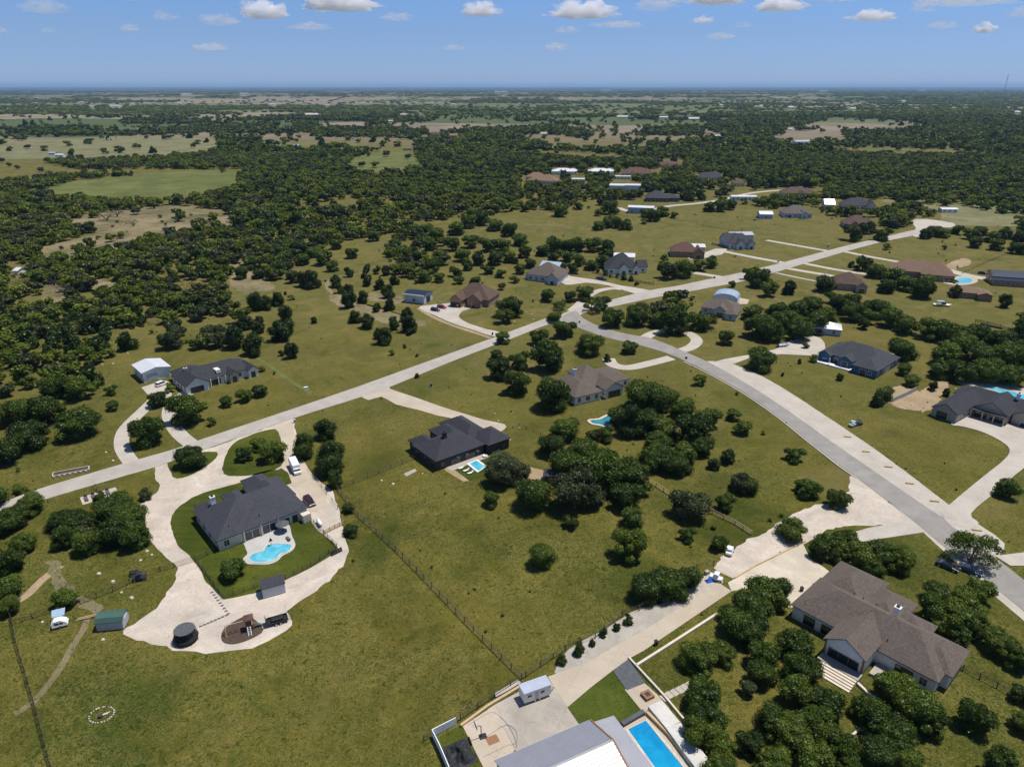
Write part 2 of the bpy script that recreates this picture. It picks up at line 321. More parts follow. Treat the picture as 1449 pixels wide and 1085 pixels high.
for qi,q in enumerate(([(322,375),(350,370),(372,392),(385,408),(350,415),(330,405)],[(112,400),(130,392),(152,398),(185,396),(180,408),(140,412),(115,408)],[(60,398),(95,405),(92,430),(60,425)],[(470,415),(500,425),(550,440),(590,452),(600,460),(560,462),(500,440),(465,425)],[(515,415),(560,418),(570,428),(530,425)],[(1240,560),(1262,548),(1290,548),(1310,560),(1320,572),(1300,580),(1270,575)],[(1300,556),(1330,540),(1345,545),(1320,575),(1305,582)],[(1330,388),(1345,372),(1365,365),(1375,372),(1350,382),(1348,390)])):
    S('bare_ground',q,.012+.003*qi,M['scrub'] if q[0][0]<1000 else M['dirt'],4,2.6 if q[0][0]<1000 else 1.3,False)
ribbon('dirt_track',[(600,458),(560,447),(520,438),(485,424),(464,408),(468,395),(495,389),(525,384)],2.4,.036,M['scrub'],5,False)
ribbon('dirt_track',[(362,505),(385,520),(410,538),(440,556)],1.6,.036,M['field'],5,False)
ribbon('dirt_track',[(580,348),(640,330),(700,322),(760,318),(840,325),(900,322)],2.0,.036,M['scrub'],5,False)
S('road',[(-260,800),(-60,742),(-20,722),(18,705),(69,687),(173,656),(247,635),(286,621),(400,583),(500,549),(600,513),(700,477),(773,450),(793,445),(824,433),(861,425),(917,411),(955,405),(993,397),(1051,385),(1109,371),(1200,347),(1250,336),(1296,325),(1301,331),(1250,342),(1200,355),(1122,378),(1060,396),(1004,407),(950,417),(917,423),(861,435),(833,440),(821,446),(811,451),(800,455),(773,460),(724,479),(640,511),(550,548),(500,565),(414,592),(300,632),(221,660),(173,674),(48,711),(-20,735),(-60,755),(-260,818)],.10,M['road'],3)
S('road',[(795,452),(815,462),(844,473),(872,481),(900,487),(938,498),(968,510),(1010,531),(1052,555),(1097,586),(1142,622),(1188,658),(1211,674),(1279,726),(1330,768),(1385,812),(1449,864),(1500,905),(1640,1018),(1800,1150),(1900,1150),(1700,1018),(1500,863),(1449,820),(1400,782),(1355,746),(1302,711),(1241,669),(1180,627),(1127,589),(1089,563),(1052,540),(1010,516),(968,497),(923,479),(890,473),(852,463),(825,450),(815,440),(800,445)],.13,M['asphalt'],3)
S('road_shoulder',[(1000,511),(1020,512),(1040,516),(1082,534),(1124,559),(1165,586),(1222,624),(1279,665),(1343,714),(1385,742),(1422,769),(1404,790),(1355,752),(1302,717),(1241,675),(1180,633),(1127,595),(1089,569),(1052,546),(1005,520)],.07,M['concrete'],2,.15)
S('road_shoulder',[(1270,722),(1291,738),(1330,775),(1390,828),(1449,878),(1500,920),(1500,900),(1449,858),(1385,808),(1330,764),(1280,720)],.07,M['concrete'],1,.15)
ribbon('kerb',[(968,511.5),(1010,532.5),(1052,556.5),(1097,587.5),(1142,623.5),(1188,659.5),(1211,675)],.5,.15,M['concrete'],3,False)
S('driveway',[(511,557),(547,544),(552,550),(585,561),(624,575),(660,586),(686,594),(714,600),(714,607),(700,612),(672,607),(649,594),(620,588),(593,580),(560,572),(540,561),(522,566)],.09,M['creamc'],2)
S('driveway',[(593,436),(602,432),(637,430),(668,435),(655,440),(649,448),(660,456),(674,461),(690,466),(708,470),(703,477),(670,467),(637,456),(615,446)],.08,M['concrete'],2)
ribbon('dirt_verge',[(592,436),(612,448),(637,459),(670,470),(694,478)],2.2,.05,M['dirt'])
S('driveway',[(790,384),(808,391),(844,396),(879,404),(921,411),(919,419),(890,413),(861,404),(829,400),(808,403),(795,400)],.08,M['concrete'],2)
ribbon('driveway',[(808,440),(820,430),(829,421),(845,412),(866,408),(880,409)],4.5,.07,M['concrete'])
ribbon('driveway',[(950,506),(915,515),(888,520),(868,516),(861,507)],5,.08,M['concrete'])
ribbon('driveway',[(908,481),(925,471),(950,467),(975,472),(986,482),(976,492),(955,498)],5,.08,M['concrete'])
S('driveway',[(1005,515),(1025,508),(1059,502),(1097,494),(1112,486),(1135,475),(1161,478),(1168,494),(1150,503),(1105,501),(1059,507),(1035,516)],.09,M['concrete'],2)
S('driveway',[(1332,728),(1343,714),(1390,675),(1425,646),(1425,630),(1393,612),(1362,603),(1346,600),(1352,585),(1380,585),(1430,600),(1480,612),(1500,625),(1490,640),(1449,662),(1410,695),(1374,726),(1385,740),(1360,752)],.16,M['concrete'],3)
S('driveway',[(1408,786),(1449,781),(1500,772),(1500,800),(1449,800),(1430,800)],.16,M['concrete'])
for q,w in (([(1170,355),(1130,348),(1085,340)],4.5),([(1110,372),(1060,363),(1012,353)],5),([(1020,392),(982,386)],5),([(1130,371),(1180,381),(1226,388)],4.5),([(1110,379),(1145,385),(1181,391)],5),([(1098,386),(1130,393),(1156,398)],2.2),([(1195,356),(1240,365),(1286,373)],4.5),([(1340,382),(1375,391),(1402,395)],8),([(875,294),(890,299),(910,300),(945,292),(985,288),(1019,283),(1065,273),(1120,268)],6),([(1240,520),(1262,500)],3)):
    ribbon('driveway',q,w,.08,M['concrete'])
S('driveway',[(984,362),(1012,352),(1030,352),(1022,360),(998,365)],.07,M['concrete'])
S('driveway',[(1010,425),(1030,418),(1060,424),(1058,430),(1020,431)],.07,M['creamc'])
S('driveway',[(600,434),(640,428),(650,434),(630,444)],.06,M['concrete'])
S('road',[(1289,312),(1310,310),(1350,316),(1345,322),(1312,322),(1304,334),(1292,334),(1296,322)],.09,M['concrete'],2)
S('driveway',[(960,355),(985,350),(1000,358),(978,368)],.05,M['concrete'])
# gravel yard of the pool house
S('gravel_yard',[(218,662),(226,687),(218,698),(197,714),(205,732),(208,752),(219,770),(236,788),(250,805),(246,826),(221,860),(197,878),(172,893),(193,904),(224,911),(248,919),(293,923),(345,918),(380,906),(413,884),(405,866),(431,848),(466,820),(489,792),(493,772),(483,755),(484,740),(473,700),(459,687),(436,665),(419,635),(416,592),(400,597),(330,622),(290,636),(240,654)],.03,M['gravel'],3,.75)
S('lawn',[(241,740),(248,722),(262,710),(287,697),(348,680),(360,670),(398,664),(412,684),(400,690),(434,722),(441,740),(458,757),(478,775),(459,792),(404,820),(316,848),(277,795),(252,772)],.06,M['lawn'],2,.25)
S('lawn',[(238,651),(260,643),(307,639),(300,653),(276,669),(250,677),(240,664)],.06,M['lawn'],3,.3)
S('lawn',[(359,614),(380,608),(394,611),(402,652),(380,667),(349,673),(316,670),(320,645),(332,626)],.06,M['lawn'],3,.3)
S('lawn',[(378,672),(398,662),(407,668),(414,682),(404,686)],.065,M['lawn'])
S('driveway',[(394,602),(414,594),(419,635),(440,668),(462,690),(462,715),(440,724),(413,684),(404,655),(398,625)],.10,M['creamc'],1,.1)
ribbon('driveway',[(188,656),(178,643),(172,628),(175,610),(187,595),(205,578),(220,562),(221,550)],4.2,.08,M['concrete'])
ribbon('driveway',[(271,628),(254,614),(242,596),(240,578),(252,560)],4.5,.08,M['concrete'])
S('driveway',[(200,548),(222,541),(243,545),(243,560),(218,568)],.07,M['concrete'])
S('driveway',[(246,560),(262,551),(275,556),(255,572)],.06,M['concrete'])
S('mulch_bed',[(314,906),(317,889),(344,872),(356,873),(373,890),(356,903),(330,911)],.08,M['mulch'],3)
S('dirt_path',[(66,795),(80,792),(86,815),(110,838),(140,858),(132,866),(95,845),(72,822)],.03,M['scrub'],3,1.2,False)
ribbon('dirt_path',[(86,800),(60,820),(40,840),(25,850)],2.0,.025,M['dirt'],4,False)
ribbon('dirt_path',[(125,870),(118,890),(105,910),(85,945),(50,990),(20,1010)],1.3,.025,M['scrub'],4,False)
# yard of the black house
S('turf',[(636,659),(683,639),(705,634),(722,640),(712,660),(690,672),(664,680)],.05,M['turf'])
S('dirt_path',[(628,664),(636,659),(665,680),(655,681)],.04,M['dirt'],1,.2,False)
S('slab',[(571,670),(587,663),(590,666),(575,674)],.05,M['greyslab'])
S('dirt_patch',[(740,660),(762,664),(775,672),(765,690),(748,690)],.03,M['dirt'],3,.9,False)
# lower right plots
S('gravel_strip',[(784,950),(806,917),(850,893),(890,868),(905,860),(950,850),(985,826),(1005,808),(1024,823),(985,852),(945,874),(910,896),(864,921),(830,942),(799,952)],.03,M['gravel2'],2,.25)
S('gravel_yard',[(1007,803),(1035,780),(1063,761),(1092,747),(1124,725),(1150,716),(1185,708),(1201,694),(1203,680),(1210,672),(1286,733),(1270,739),(1227,744),(1170,750),(1142,770),(1106,782),(1071,805),(1046,819),(1022,812)],.04,M['gravel'],2,.8)
S('driveway',[(775,957),(799,948),(830,938),(864,917),(910,892),(945,870),(982,847),(1019,825),(1035,836),(1013,851),(957,889),(911,920),(889,932),(867,948),(836,972),(803,1000)],.08,M['creamc'])
S('driveway',[(1030,824),(1064,804),(1136,768),(1146,790),(1167,803),(1190,822),(1150,840),(1119,860),(1095,850),(1088,824),(1060,832),(1035,836)],.09,M['tanslab'])
S('driveway',[(1150,768),(1190,758),(1227,747),(1273,738),(1290,731),(1312,752),(1292,755),(1245,762),(1195,770),(1160,778)],.10,M['concrete'])
S('slab',[(690,1003),(699,997),(740,975),(774,957),(804,1000),(822,1025),(840,1060),(730,1062)],.05,M['greyslab'])
S('basketball_court',[(655,1027),(699.4,997.3),(729.2,1059.4),(700,1095),(684,1085)],.09,M['creamc'],label='cream concrete basketball court')
S('lawn',[(866,949),(886,975),(906,1005),(882,1022),(842,1022),(819,1023),(803,1000),(836,973)],.11,M['turf'])
S('terrace',[(884,975),(912,966),(930,982),(948,1003),(915,1012),(904,1000)],.12,M['creamc'])
S('terrace',[(867,948),(889,932),(913,966),(887,976)],.13,M['slate'])
S('pool_deck',[(878,1030),(914,1011),(926,1018),(985,1085),(1040,1150),(970,1180),(900,1090)],.06,M['creamc'])
S('lawn',[(640,1031),(655,1027),(684,1085),(700,1100),(640,1100),(615,1045)],.04,M['lawn'])
S('dirt_patch',[(945,590),(985,598),(1000,612),(985,616),(950,602),(940,600)],.03,M['scrub'],3,.3,False)
# ------------------------------------------------------------------ buildings
BOX=[]            # picture boxes of buildings, kept clear of scattered trees
def keep(name,P,rad,h=5):
    pts=[pix((P.x+dx*rad,P.y+dy*rad,z)) for dx in(-1,1) for dy in(-1,1) for z in(0,h)]
    BOX.append((min(p[0] for p in pts),min(p[1] for p in pts),max(p[0] for p in pts),max(p[1] for p in pts)))
WIN={}
def window(par,x,y,z,rz,w=1.3,h=1.5,fr='trim'):
    k=(round(w,1),round(h,1),fr)
    if k not in WIN:
        a=MB(); t=.1
        a.box(-w/2-t,w/2+t,-.05,.03,-h/2-t,-h/2); a.box(-w/2-t,w/2+t,-.05,.03,h/2,h/2+t)
        a.box(-w/2-t,-w/2,-.05,.03,-h/2,h/2); a.box(w/2,w/2+t,-.05,.03,-h/2,h/2); a.box(-.03,.03,-.03,.025,-h/2,h/2)
        b=MB().box(-w/2,w/2,-.02,.0,-h/2,h/2)
        WIN[k]=(mesh('window',a.v,a.f,M[fr]),mesh('pane',b.v,b.f,M['glass']))
    o=obj('window',WIN[k][0],par,(x,y,z),rz); obj('pane',WIN[k][1],o); return o
def gdoor(par,x,y,rz,w=4.8,h=2.3,m='trim',name='garage_door'):
    a=MB()
    for i in range(4): a.box(-w/2,w/2,-.05,.02,.06+i*h/4,.06+(i+.94)*h/4)
    o=a.obj(name,M[m],par,(x,y,0),rz)
    MB().box(-.15,.15,-.09,-.05,.5,.56).obj('handle',M['blackm'],o); return o
def house(label,A,ang,wings,roof,wall,eave=3.0,cat='house',name='house',chim=(),extra=(),wins=True,group=None,tiny=False,wfr='trim',ws=3.4,org=None,vents=3,gablewall=None):
    if not tiny and len(wings)==1 and wings[0][4]=='hip' and wings[0][1]-wings[0][0]>18:
        w=wings[0]; k=random.Random(int(w[1]*9+A[0])).uniform(.15,.6); L=w[1]-w[0]
        wings=wings+[(w[0]+L*k,w[0]+L*k+6.5,w[2]-2.6,w[2]+7,'gy',.6),(w[1]-L*.3,w[1]+3.5,w[2]+2,w[3]+3,'hip',w[5]+.03)]
    O=at(A[0],A[1],eave) if org is None else Vector(org); a=math.radians(ang)
    t=empty(name,(O.x,O.y,0),a,label,cat,group)
    rm,wm=MB(),MB(); gm=MB(); ins=.45
    if org is None and O.y>330 and not tiny:      # far houses: steeper roofs
        wings=[(w[0],w[1],w[2]*1.1,w[3]*1.12,w[4],w[5]*(1.4 if w[4] in('hip','gx','gy') and w[5]>.35 else 1.1))+((w[6]+.4,)+tuple(w[7:]) if len(w)>6 else (eave+.45,)) for w in wings]
        extra=[(e[0],e[1],(wings[0][2]+.42 if abs(e[2]-.44)<.1 else e[2]*1.1-.05))+tuple(e[3:]) if e[0] in 'gsd' else e for e in extra]
    for i,w in enumerate(wings):
        x0,x1,y0,y1,ty,p=w[:6]; ze=(w[6] if len(w)>6 else eave)+.021*i; th=.2; W,D=x1-x0,y1-y0
        q=ins+.013*i
        if ty=='hip':
            if W>=D: h=ze+p*D/2; r=[(x0+D/2,(y0+y1)/2,h),(x1-D/2,(y0+y1)/2,h)]
            else: h=ze+p*W/2; r=[((x0+x1)/2,y0+W/2,h),((x0+x1)/2,y1-W/2,h)]
            e=[(x0,y0),(x1,y0),(x1,y1),(x0,y1)]; v=[(*c,ze) for c in e]+[(*c,ze-th) for c in e]+r
            f=[(4,7,6,5),(0,4,5,1),(1,5,6,2),(2,6,7,3),(3,7,4,0)]
            if W>=D: f+=[(0,1,9,8),(1,2,9),(2,3,8,9),(3,0,8)]
            else: f+=[(0,1,8),(1,2,9,8),(2,3,9),(3,0,8,9)]
            rm.add(v,f); wm.box(x0+q,x1-q,y0+q,y1-q,0,ze-th-.02)
        elif ty in('gx','gy'):
            if ty=='gx': e=[(y0,ze),((y0+y1)/2,ze+p*D/2),(y1,ze)]; mk=lambda s,z,k:(k,s,z); k0,k1,s0,s1=x0,x1,y0,y1
            else: e=[(x0,ze),((x0+x1)/2,ze+p*W/2),(x1,ze)]; mk=lambda s,z,k:(s,k,z); k0,k1,s0,s1=y0,y1,x0,x1
            v=[mk(s,z,k) for k in(k0,k1) for s,z in e]+[mk(s,z-th,k) for k in(k0,k1) for s,z in e]
            rm.add(v,[(0,1,4,3),(1,2,5,4),(6,9,10,7),(7,10,11,8),(0,3,9,6),(2,8,11,5),(0,6,7,1),(1,7,8,2),(3,4,10,9),(4,5,11,10)])
            sm=(s0+s1)/2; zt=ze-th-.02; top=zt+p*(s1-s0)/2-.02
            sc=[(s0+q,0),(s1-q,0),(s1-q,zt+p*q-.03),(sm,top),(s0+q,zt+p*q-.03)]; n=5
            V=[mk(s,z,k0+q) for s,z in sc]+[mk(s,z,k1-q) for s,z in sc]
            (gm if len(w)>7 else wm).add(V,[tuple(range(n)),tuple(range(2*n-1,n-1,-1))]+[((j+1)%n,j,n+j,n+(j+1)%n) for j in range(n)])
        elif ty=='shed':   # slopes from y1 (high) down to y0
            v=[(x0,y0,ze),(x1,y0,ze),(x1,y1,ze+p*D),(x0,y1,ze+p*D)]; v+=[(a_,b_,c_-th) for a_,b_,c_ in v]
            rm.add(v,[(0,1,2,3),(7,6,5,4),(0,4,5,1),(1,5,6,2),(2,6,7,3),(3,7,4,0)])
            z0,z1=ze-th+p*q-.03,ze-th+p*(D-q)-.03
            wm.add([(x0+q,y0+q,0),(x1-q,y0+q,0),(x1-q,y1-q,0),(x0+q,y1-q,0),(x0+q,y0+q,z0),(x1-q,y0+q,z0),(x1-q,y1-q,z1),(x0+q,y1-q,z1)],[(0,3,2,1),(4,5,6,7),(0,1,5,4),(1,2,6,5),(2,3,7,6),(3,0,4,7)])
        elif ty=='arch':
            n=9; sm=(x0+x1)/2; pr=[(sm-W/2*math.cos(math.pi*j/(n-1)),ze+p*W/2*math.sin(math.pi*j/(n-1))) for j in range(n)]
            rm.add([(x,y,z) for y in(y0,y1) for x,z in pr]+[(x,y,z-.1) for y in(y0,y1) for x,z in pr],[(j,j+1,n+j+1,n+j) for j in range(n-1)]+[(2*n+j,3*n+j,3*n+j+1,2*n+j+1) for j in range(n-1)]+[(j,2*n+j,2*n+j+1,j+1) for j in range(n-1)]+[(n+j,n+j+1,3*n+j+1,3*n+j) for j in range(n-1)])
            pr2=[(sm+(x-sm)*.985,z-.12) for x,z in pr]; wm.side([(pr2[0][0],0)]+pr2+[(pr2[-1][0],0)],y0+.15,y1-.15)
    ro=rm.obj('roof',M[roof],t); wo=wm.obj('wall',M[wall],t) if wm.v else None
    if gm.v: gm.obj('gable_wall',M[gablewall or 'white'],t)
    for c in chim:
        x,y,z,ht=c[:4]; b=MB().box(x-.5,x+.5,y-.45,y+.45,z,z+ht); b.box(x-.6,x+.6,y-.55,y+.55,z+ht,z+ht+.12)
        cc=b.obj('chimney',M[c[4] if len(c)>4 else 'white'],ro); MB().box(x-.3,x+.3,y-.28,y+.28,z+ht+.12,z+ht+.4).obj('chimney_cap',M['blackm'],cc)
    if not tiny:
        rr=random.Random(int(A[0]*7+A[1])); w=wings[0]
        for _ in range(vents):
            x=rr.uniform(w[0]+3,w[1]-3); y=rr.choice([w[2]+2.2,w[3]-2.2]); D=w[3]-w[2]
            if w[4]=='hip' and w[1]-w[0]>=D:
                z=(w[6] if len(w)>6 else eave)+w[5]*2.2
                MB().tube((x,y,z-.3),(x,y,z+.55),.09).obj('vent_pipe',M['blackm'],ro)
        def free(x,y,i):
            return not any(j!=i and w[0]+ins<x<w[1]-ins and w[2]+ins<y<w[3]-ins for j,w in enumerate(wings))
        if wins:
            for i,w in enumerate(wings):
                x0,x1,y0,y1=w[:4]; q=ins+.013*i
                for sd_ in range(4):
                    L=(x1-x0 if sd_%2==0 else y1-y0)-2*q; n=int(L/ws)
                    for k in range(n):
                        s=q+L*(k+.5)/n
                        P=[(x0+s,y0+q,0),(x1-q,y0+s,math.pi/2),(x0+s,y1-q,math.pi),(x0+q,y0+s,-math.pi/2)][sd_]
                        dx,dy=[(0,-1),(1,0),(0,1),(-1,0)][sd_]
                        if all(free(P[0]+dx*.4+ex*dy,P[1]+dy*.4+ex*dx,i) for ex in(-.9,0,.9)) and not any(abs(P[0]-e[1])<e[4]/2+1 and abs(P[1]-e[2])<e[4]/2+1 for e in extra if e[0] in('g','s','d')):
                            window(t,P[0]+dx*.02,P[1]+dy*.02,1.55,P[2],rr.choice([1.2,1.6,1.2]),1.5,wfr)
    else:
        w=wings[0]; q=ins
        if w[1]-w[0]>6 and wins:
            for k in (.25,.7): window(t,w[0]+(w[1]-w[0])*k,w[2]+q-.02,1.6,0,1.6,1.4,wfr)
    for e in extra:
        if e[0]=='g': gdoor(t,e[1],e[2],math.radians(e[3]),e[4],e[5],e[6] if len(e)>6 else 'trim')
        if e[0]=='s':  # glazed doors; in porches their dark glass stands in for recess shade
            w_,h_=e[4],e[5]; f=MB()
            for k in range(int(w_/1.6)+1):
                x=-w_/2+k*w_/int(w_/1.6) if w_>=1.6 else -w_/2; f.box(x-.05,x+.05,-.07,.02,.1,h_)
            f.box(-w_/2,w_/2,-.07,.02,h_,h_+.1); o=f.obj('shade_glazing',M[e[6] if len(e)>6 else 'trim'],t,(e[1],e[2],0),math.radians(e[3]))
            MB().box(-w_/2,w_/2,-.03,.0,.1,h_).obj('pane',M['glass'],o)
        if e[0]=='d': o=MB().box(-.5,.5,-.05,.02,.05,2.15).obj('door',M[e[6] if len(e)>6 else 'wood'],t,(e[1],e[2],0),math.radians(e[3])); MB().box(.3,.42,-.1,-.05,1,1.05).obj('handle',M['chrome'],o)
        if e[0]=='p': MB().box(-.14,.14,-.14,.14,0,e[3]).obj('porch_post',M[e[4]],t,(e[1],e[2],0))
        if e[0]=='b': MB().box(*e[1:7]).obj(e[8],M[e[7]],t)
    c=[(w[0]+w[1])/2 for w in wings[:1]]; w=wings[0]
    P=Vector((O.x+math.cos(a)*(w[0]+w[1])/2-math.sin(a)*(w[2]+w[3])/2,O.y+math.sin(a)*(w[0]+w[1])/2+math.cos(a)*(w[2]+w[3])/2,0))
    xs=[w[0] for w in wings]+[w[1] for w in wings]; ys=[w[2] for w in wings]+[w[3] for w in wings]; pts=[]
    for x in(min(xs),max(xs)):
        for y in(min(ys),max(ys)):
            for z in(0,eave+1.5): pts.append(pix((O.x+math.cos(a)*x-math.sin(a)*y,O.y+math.sin(a)*x+math.cos(a)*y,z)))
    BOX.append((min(p[0] for p in pts),min(p[1] for p in pts),max(p[0] for p in pts),max(p[1] for p in pts)))
    return t
H=house
H('large slate roofed house beside the kidney-shaped pool inside the gravel yard',(307,767),40.2,
  [(0,22.6,0.2,16.8,'hip',.56),(13.6,23,8,20.2,'hip',.56),(14.4,20.6,14,24,'hip',.6),(7.6,12.4,11,20,'hip',.6),(.8,6.2,8,19.2,'hip',.6)],'r_slate','cream',3.1,
  chim=[(4.2,13.6,5.2,1.9,'white')],extra=[('s',8.3,.60,0,3.6,2.4,'trim'),('s',12.6,.60,0,3.6,2.4,'trim'),('s',16.6,.6,0,2.2,2.2,'white'),('s',19,.6,0,1.6,2.2,'white'),('g',22.15,10,90,4.8,2.3),('g',22.5,15,90,4.8,2.3),('p',6.3,.3,3,'cream'),('p',10.5,.3,3,'cream'),('p',14.8,.3,3,'cream'),('b',20.3,22.4,-1.4,.9,0,2.2,'cream','side_wall')],vents=4)
H('black brick house with charcoal roof and a small lap pool on turf behind it',(616.5,653.3),38.2,
  [(0,17.2,0,13,'hip',.5),(.6,6.8,7,16.4,'hip',.62),(9,16.6,7,18.6,'hip',.6),(14,22.8,5,20.6,'hip',.58),(17.2,25.6,-1.5,8.6,'hip',.55)],'r_black','dark',3.3,
  chim=[(7,6.0,6.0,1.9,'dark')],extra=[('s',7,.44,0,3.4,2.3,'blackm'),('s',12,.44,0,3.4,2.3,'blackm'),('g',22.4,14,90,4.8,2.3,'dark'),('b',3.5,17,-2.2,.4,0,.12,'greyslab','patio')],wfr='blackm')
H('taupe roofed house with a white chimney and a curved teal pool, framed by big oaks',(813.7,563.2),29,
  [(5,27.5,5,18,'hip',.55),(0,11.5,.2,17.5,'hip',.55),(12.5,20.5,-.4,11,'gy',.6,3.4),(11,21,12,22.5,'hip',.6)],'r_taupe','white',3.1,
  chim=[(7.6,12,5.4,2.6,'white')],extra=[('s',16.5,.1,0,5,2.4,'wood'),('p',13.3,-.1,3.2,'white'),('p',19.8,-.1,3.2,'white'),('g',27.1,11,90,4.8,2.3)])
H('sprawling taupe roofed house with a timber porch and striped steps, lower right',(1118.9,854.4),-48,
  [(0,27.7,0,12.8,'hip',.60),(.3,10.8,8,21.6,'hip',.60),(9.5,17.4,8,19.2,'hip',.60),(15.5,22.4,8,15.2,'hip',.6),(21.6,28.9,3,12.6,'hip',.62),(9.3,17.3,-5.6,7,'gy',.62,4.1)],'r_taupe','white',3.3,
  chim=[(16.4,9.2,6.3,1.3,'white')],extra=[('p',9.8,-5.1,4.0,'wood'),('p',16.8,-5.1,4.0,'wood'),('p',9.8,-1.2,4,'wood'),('s',13.3,-5.07,0,5.6,2.7,'wood'),('s',4,.44,0,2.2,2.2,'blackm'),('s',22,.44,0,3,2.2,'blackm'),('g',.42,14,-90,5.2,2.4,'wood'),('s',7.5,.44,0,2,2.2,'blackm'),
   ('b',9.6,17.2,-7.3,-5.3,0,.9,'greyslab','porch_deck'),('b',17.6,21,-3.4,.3,0,.5,'greyslab','side_deck')]+[('b',10.3,17.1,-7.3-.62*(k+1),-7.32-.62*k,0,.78-.15*k,'cream' if k%2==0 else 'cream','step') for k in range(5)]+[('b',10.3,17.1,-7.34-.62*k,-7.31-.62*k,.78-.15*k,.90-.15*k,'wood','riser') for k in range(5)],vents=5)
H('blue clad house with grey hip roof and white trimmed gables above the grass slope',(0,0),-47.3,
  [(0,24.3,0,16.8,'hip',.52),(14.5,24.3,-5.2,9,'hip',.52),(0,5.4,-2.2,7,'gy',.6),(8,14,-2.6,7,'gy',.55)],'r_slate','blue',3.1,org=(121.6,263.6,0),
  extra=[('s',11,-2.2,0,2.4,2.3),('s',3,-1.75,0,1.4,1.6),('s',6.6,.44,0,1.6,2.2),('s',19,-4.76,0,2.4,2.2),('b',0,14.2,-4.6,-2.3,0,.5,'white','porch_deck'),('p',1,-4,3,'white'),('p',6,-4,3,'white'),('g',23.86,6,90,4.8,2.3,'white')])
H('dark roofed grey house with long covered porch and lap pool behind, far right',(0,0),-50,
  [(-8.5,22,8,18,'hip',.5),(0,10.8,0,14,'gy',.62),(10.4,18,3,14,'gy',.62)],'r_charcoal','taupe',3.1,org=(150.4,211.5,0),
  chim=[(9,12.5,5,2.2,'white')],extra=[('s',2.8,.44,0,3.6,2.4,'blackm'),('s',7.6,.44,0,3.6,2.4,'blackm'),('b',.6,10.2,-1.6,.3,2.75,2.95,'dark','porch_roof'),('p',.7,-1.5,2.75,'tanwood'),('p',4,-1.5,2.75,'tanwood'),('p',7.2,-1.5,2.75,'tanwood'),('p',10.1,-1.5,2.75,'tanwood'),('s',14.2,3.44,0,1.6,1.4)])
H('grey gabled workshop wing with a dark garage door joined to the dark roofed house',(0,0),-53.3,
  [(0,8.4,0,20,'gy',.62)],'r_charcoal','taupe',3.1,org=(137.1,211.5,0),extra=[('s',3.6,.43,0,3,2.3,'blackm')])
H('charcoal roofed house with arched white gables beside the white workshop, left',(258.8,549),43.1,
  [(1,27,2,15,'hip',.52),(.8,9.2,-.2,11,'gy',.68),(16.2,20.4,-.4,8,'gy',.8,3.2,1),(23.2,27.6,-.3,8,'gy',.75),(2,12,12,19,'hip',.55)],'r_charcoal','white',3.1,gablewall='stone',
  chim=[(5,10,5.2,1.2,'white')],extra=[('g',4.8,.25,0,4.6,2.2,'dark'),('s',12,2.44,0,4,2.2,'dark'),('s',18.3,.06,0,1.4,2.2,'dark'),('s',25.4,.15,0,1.5,2.2,'dark'),('p',10.2,1.6,3,'white'),('p',13,1.6,3,'white'),('p',15.6,1.6,3,'white'),('b',13.2,14.8,3.2,6.2,4,5.2,'white','dormer')])
H('white metal workshop with a tall roll-up door at the end of the left driveway',(200,528.3),42.4,
  [(0,10.4,0,11.8,'gy',.22)],'m_white','white',4.0,'workshop','workshop',extra=[('g',3.4,.42,0,3.8,3,'siding')],ws=5)
# mid-distance houses: (label, px of near-left eave, angle, wings, roof, wall, chimneys, extras)
H('brown roofed stone house with a wide garage behind the big round oak',(639,421),-20,[(0,20,0,14,'hip',.55),(9,17,-3,8,'gy',.6),(1,8,-5,6,'gy',.6)],'r_brown','brick',3.0,extra=[('g',4.5,-4.55,0,4.8,2.3,'dark'),('s',13,-2.55,0,2,2.2)])
H('grey shop with dark solar-panelled roof and open bay by the long driveway',(570,417),-22,[(0,12,0,9,'gx',.2)],'m_dark','steel',3.8,'workshop','workshop',extra=[('g',11.58,4.5,90,3.8,3.2,'dark'),('b',-.1,12.1,-.35,-.05,3.9,4.5,'white','roof_edge')],ws=6)
H('taupe roofed house with white front gable beside the blue metal roofed shed',(745,389),-25,[(0,19,0,15,'hip',.5),(13,20,-3,7,'gy',.6),(-2,8,2,12,'hip',.5)],'r_taupe','bluegrey',3.0,extra=[('s',16.5,-2.56,0,2,2)])
H('small shed with pale blue metal roof behind the taupe roofed house',(763,377),-22,[(0,12,0,10,'gx',.3)],'m_blue','bluegrey',3.2,'shed','shed',ws=6)
H('charcoal hip roofed house with white gables, between the oak grove and the street',(860,381),4,[(0,19,0,15,'hip',.6),(6,12,-2,7,'gy',.7),(14,18.5,-1.5,7,'gy',.7),(18,24,2,10,'gx',.5)],'r_charcoal','white',3.1,extra=[('s',9,-1.56,0,2,2.2),('s',16.2,-1,0,1.5,2)])
H('small white metal barn tucked behind the charcoal hip roofed house',(868,364),-10,[(0,13,0,9,'gx',.25)],'m_white','white',3.6,'barn','barn',ws=6)
H('rust brown roofed brick house in front of the white two-storey barn',(949,357),-8,[(0,18,0,13,'hip',.5),(13,21,-3,7,'gy',.6)],'r_rust','brick',3.0,extra=[('s',17,-2.56,0,3,2.2)])
H('tall white flat-topped barn behind the rust brown brick house',(960,350),-8,[(0,17,0,10,'gx',.15)],'m_white','bluegrey',5.2,'barn','barn',ws=5)
H('pale blue house with slate roof and white gables at the end of a thin driveway',(1032,346),4,[(0,18,0,13,'hip',.55),(4,10,-2.5,7,'gy',.75),(12,17,-2,6,'gy',.7),(-1,8,3,16,'gx',.5)],'r_slate','bluegrey',3.2,extra=[('s',7,-2.05,0,2,2.2),('s',14.5,-1.55,0,2,2)])
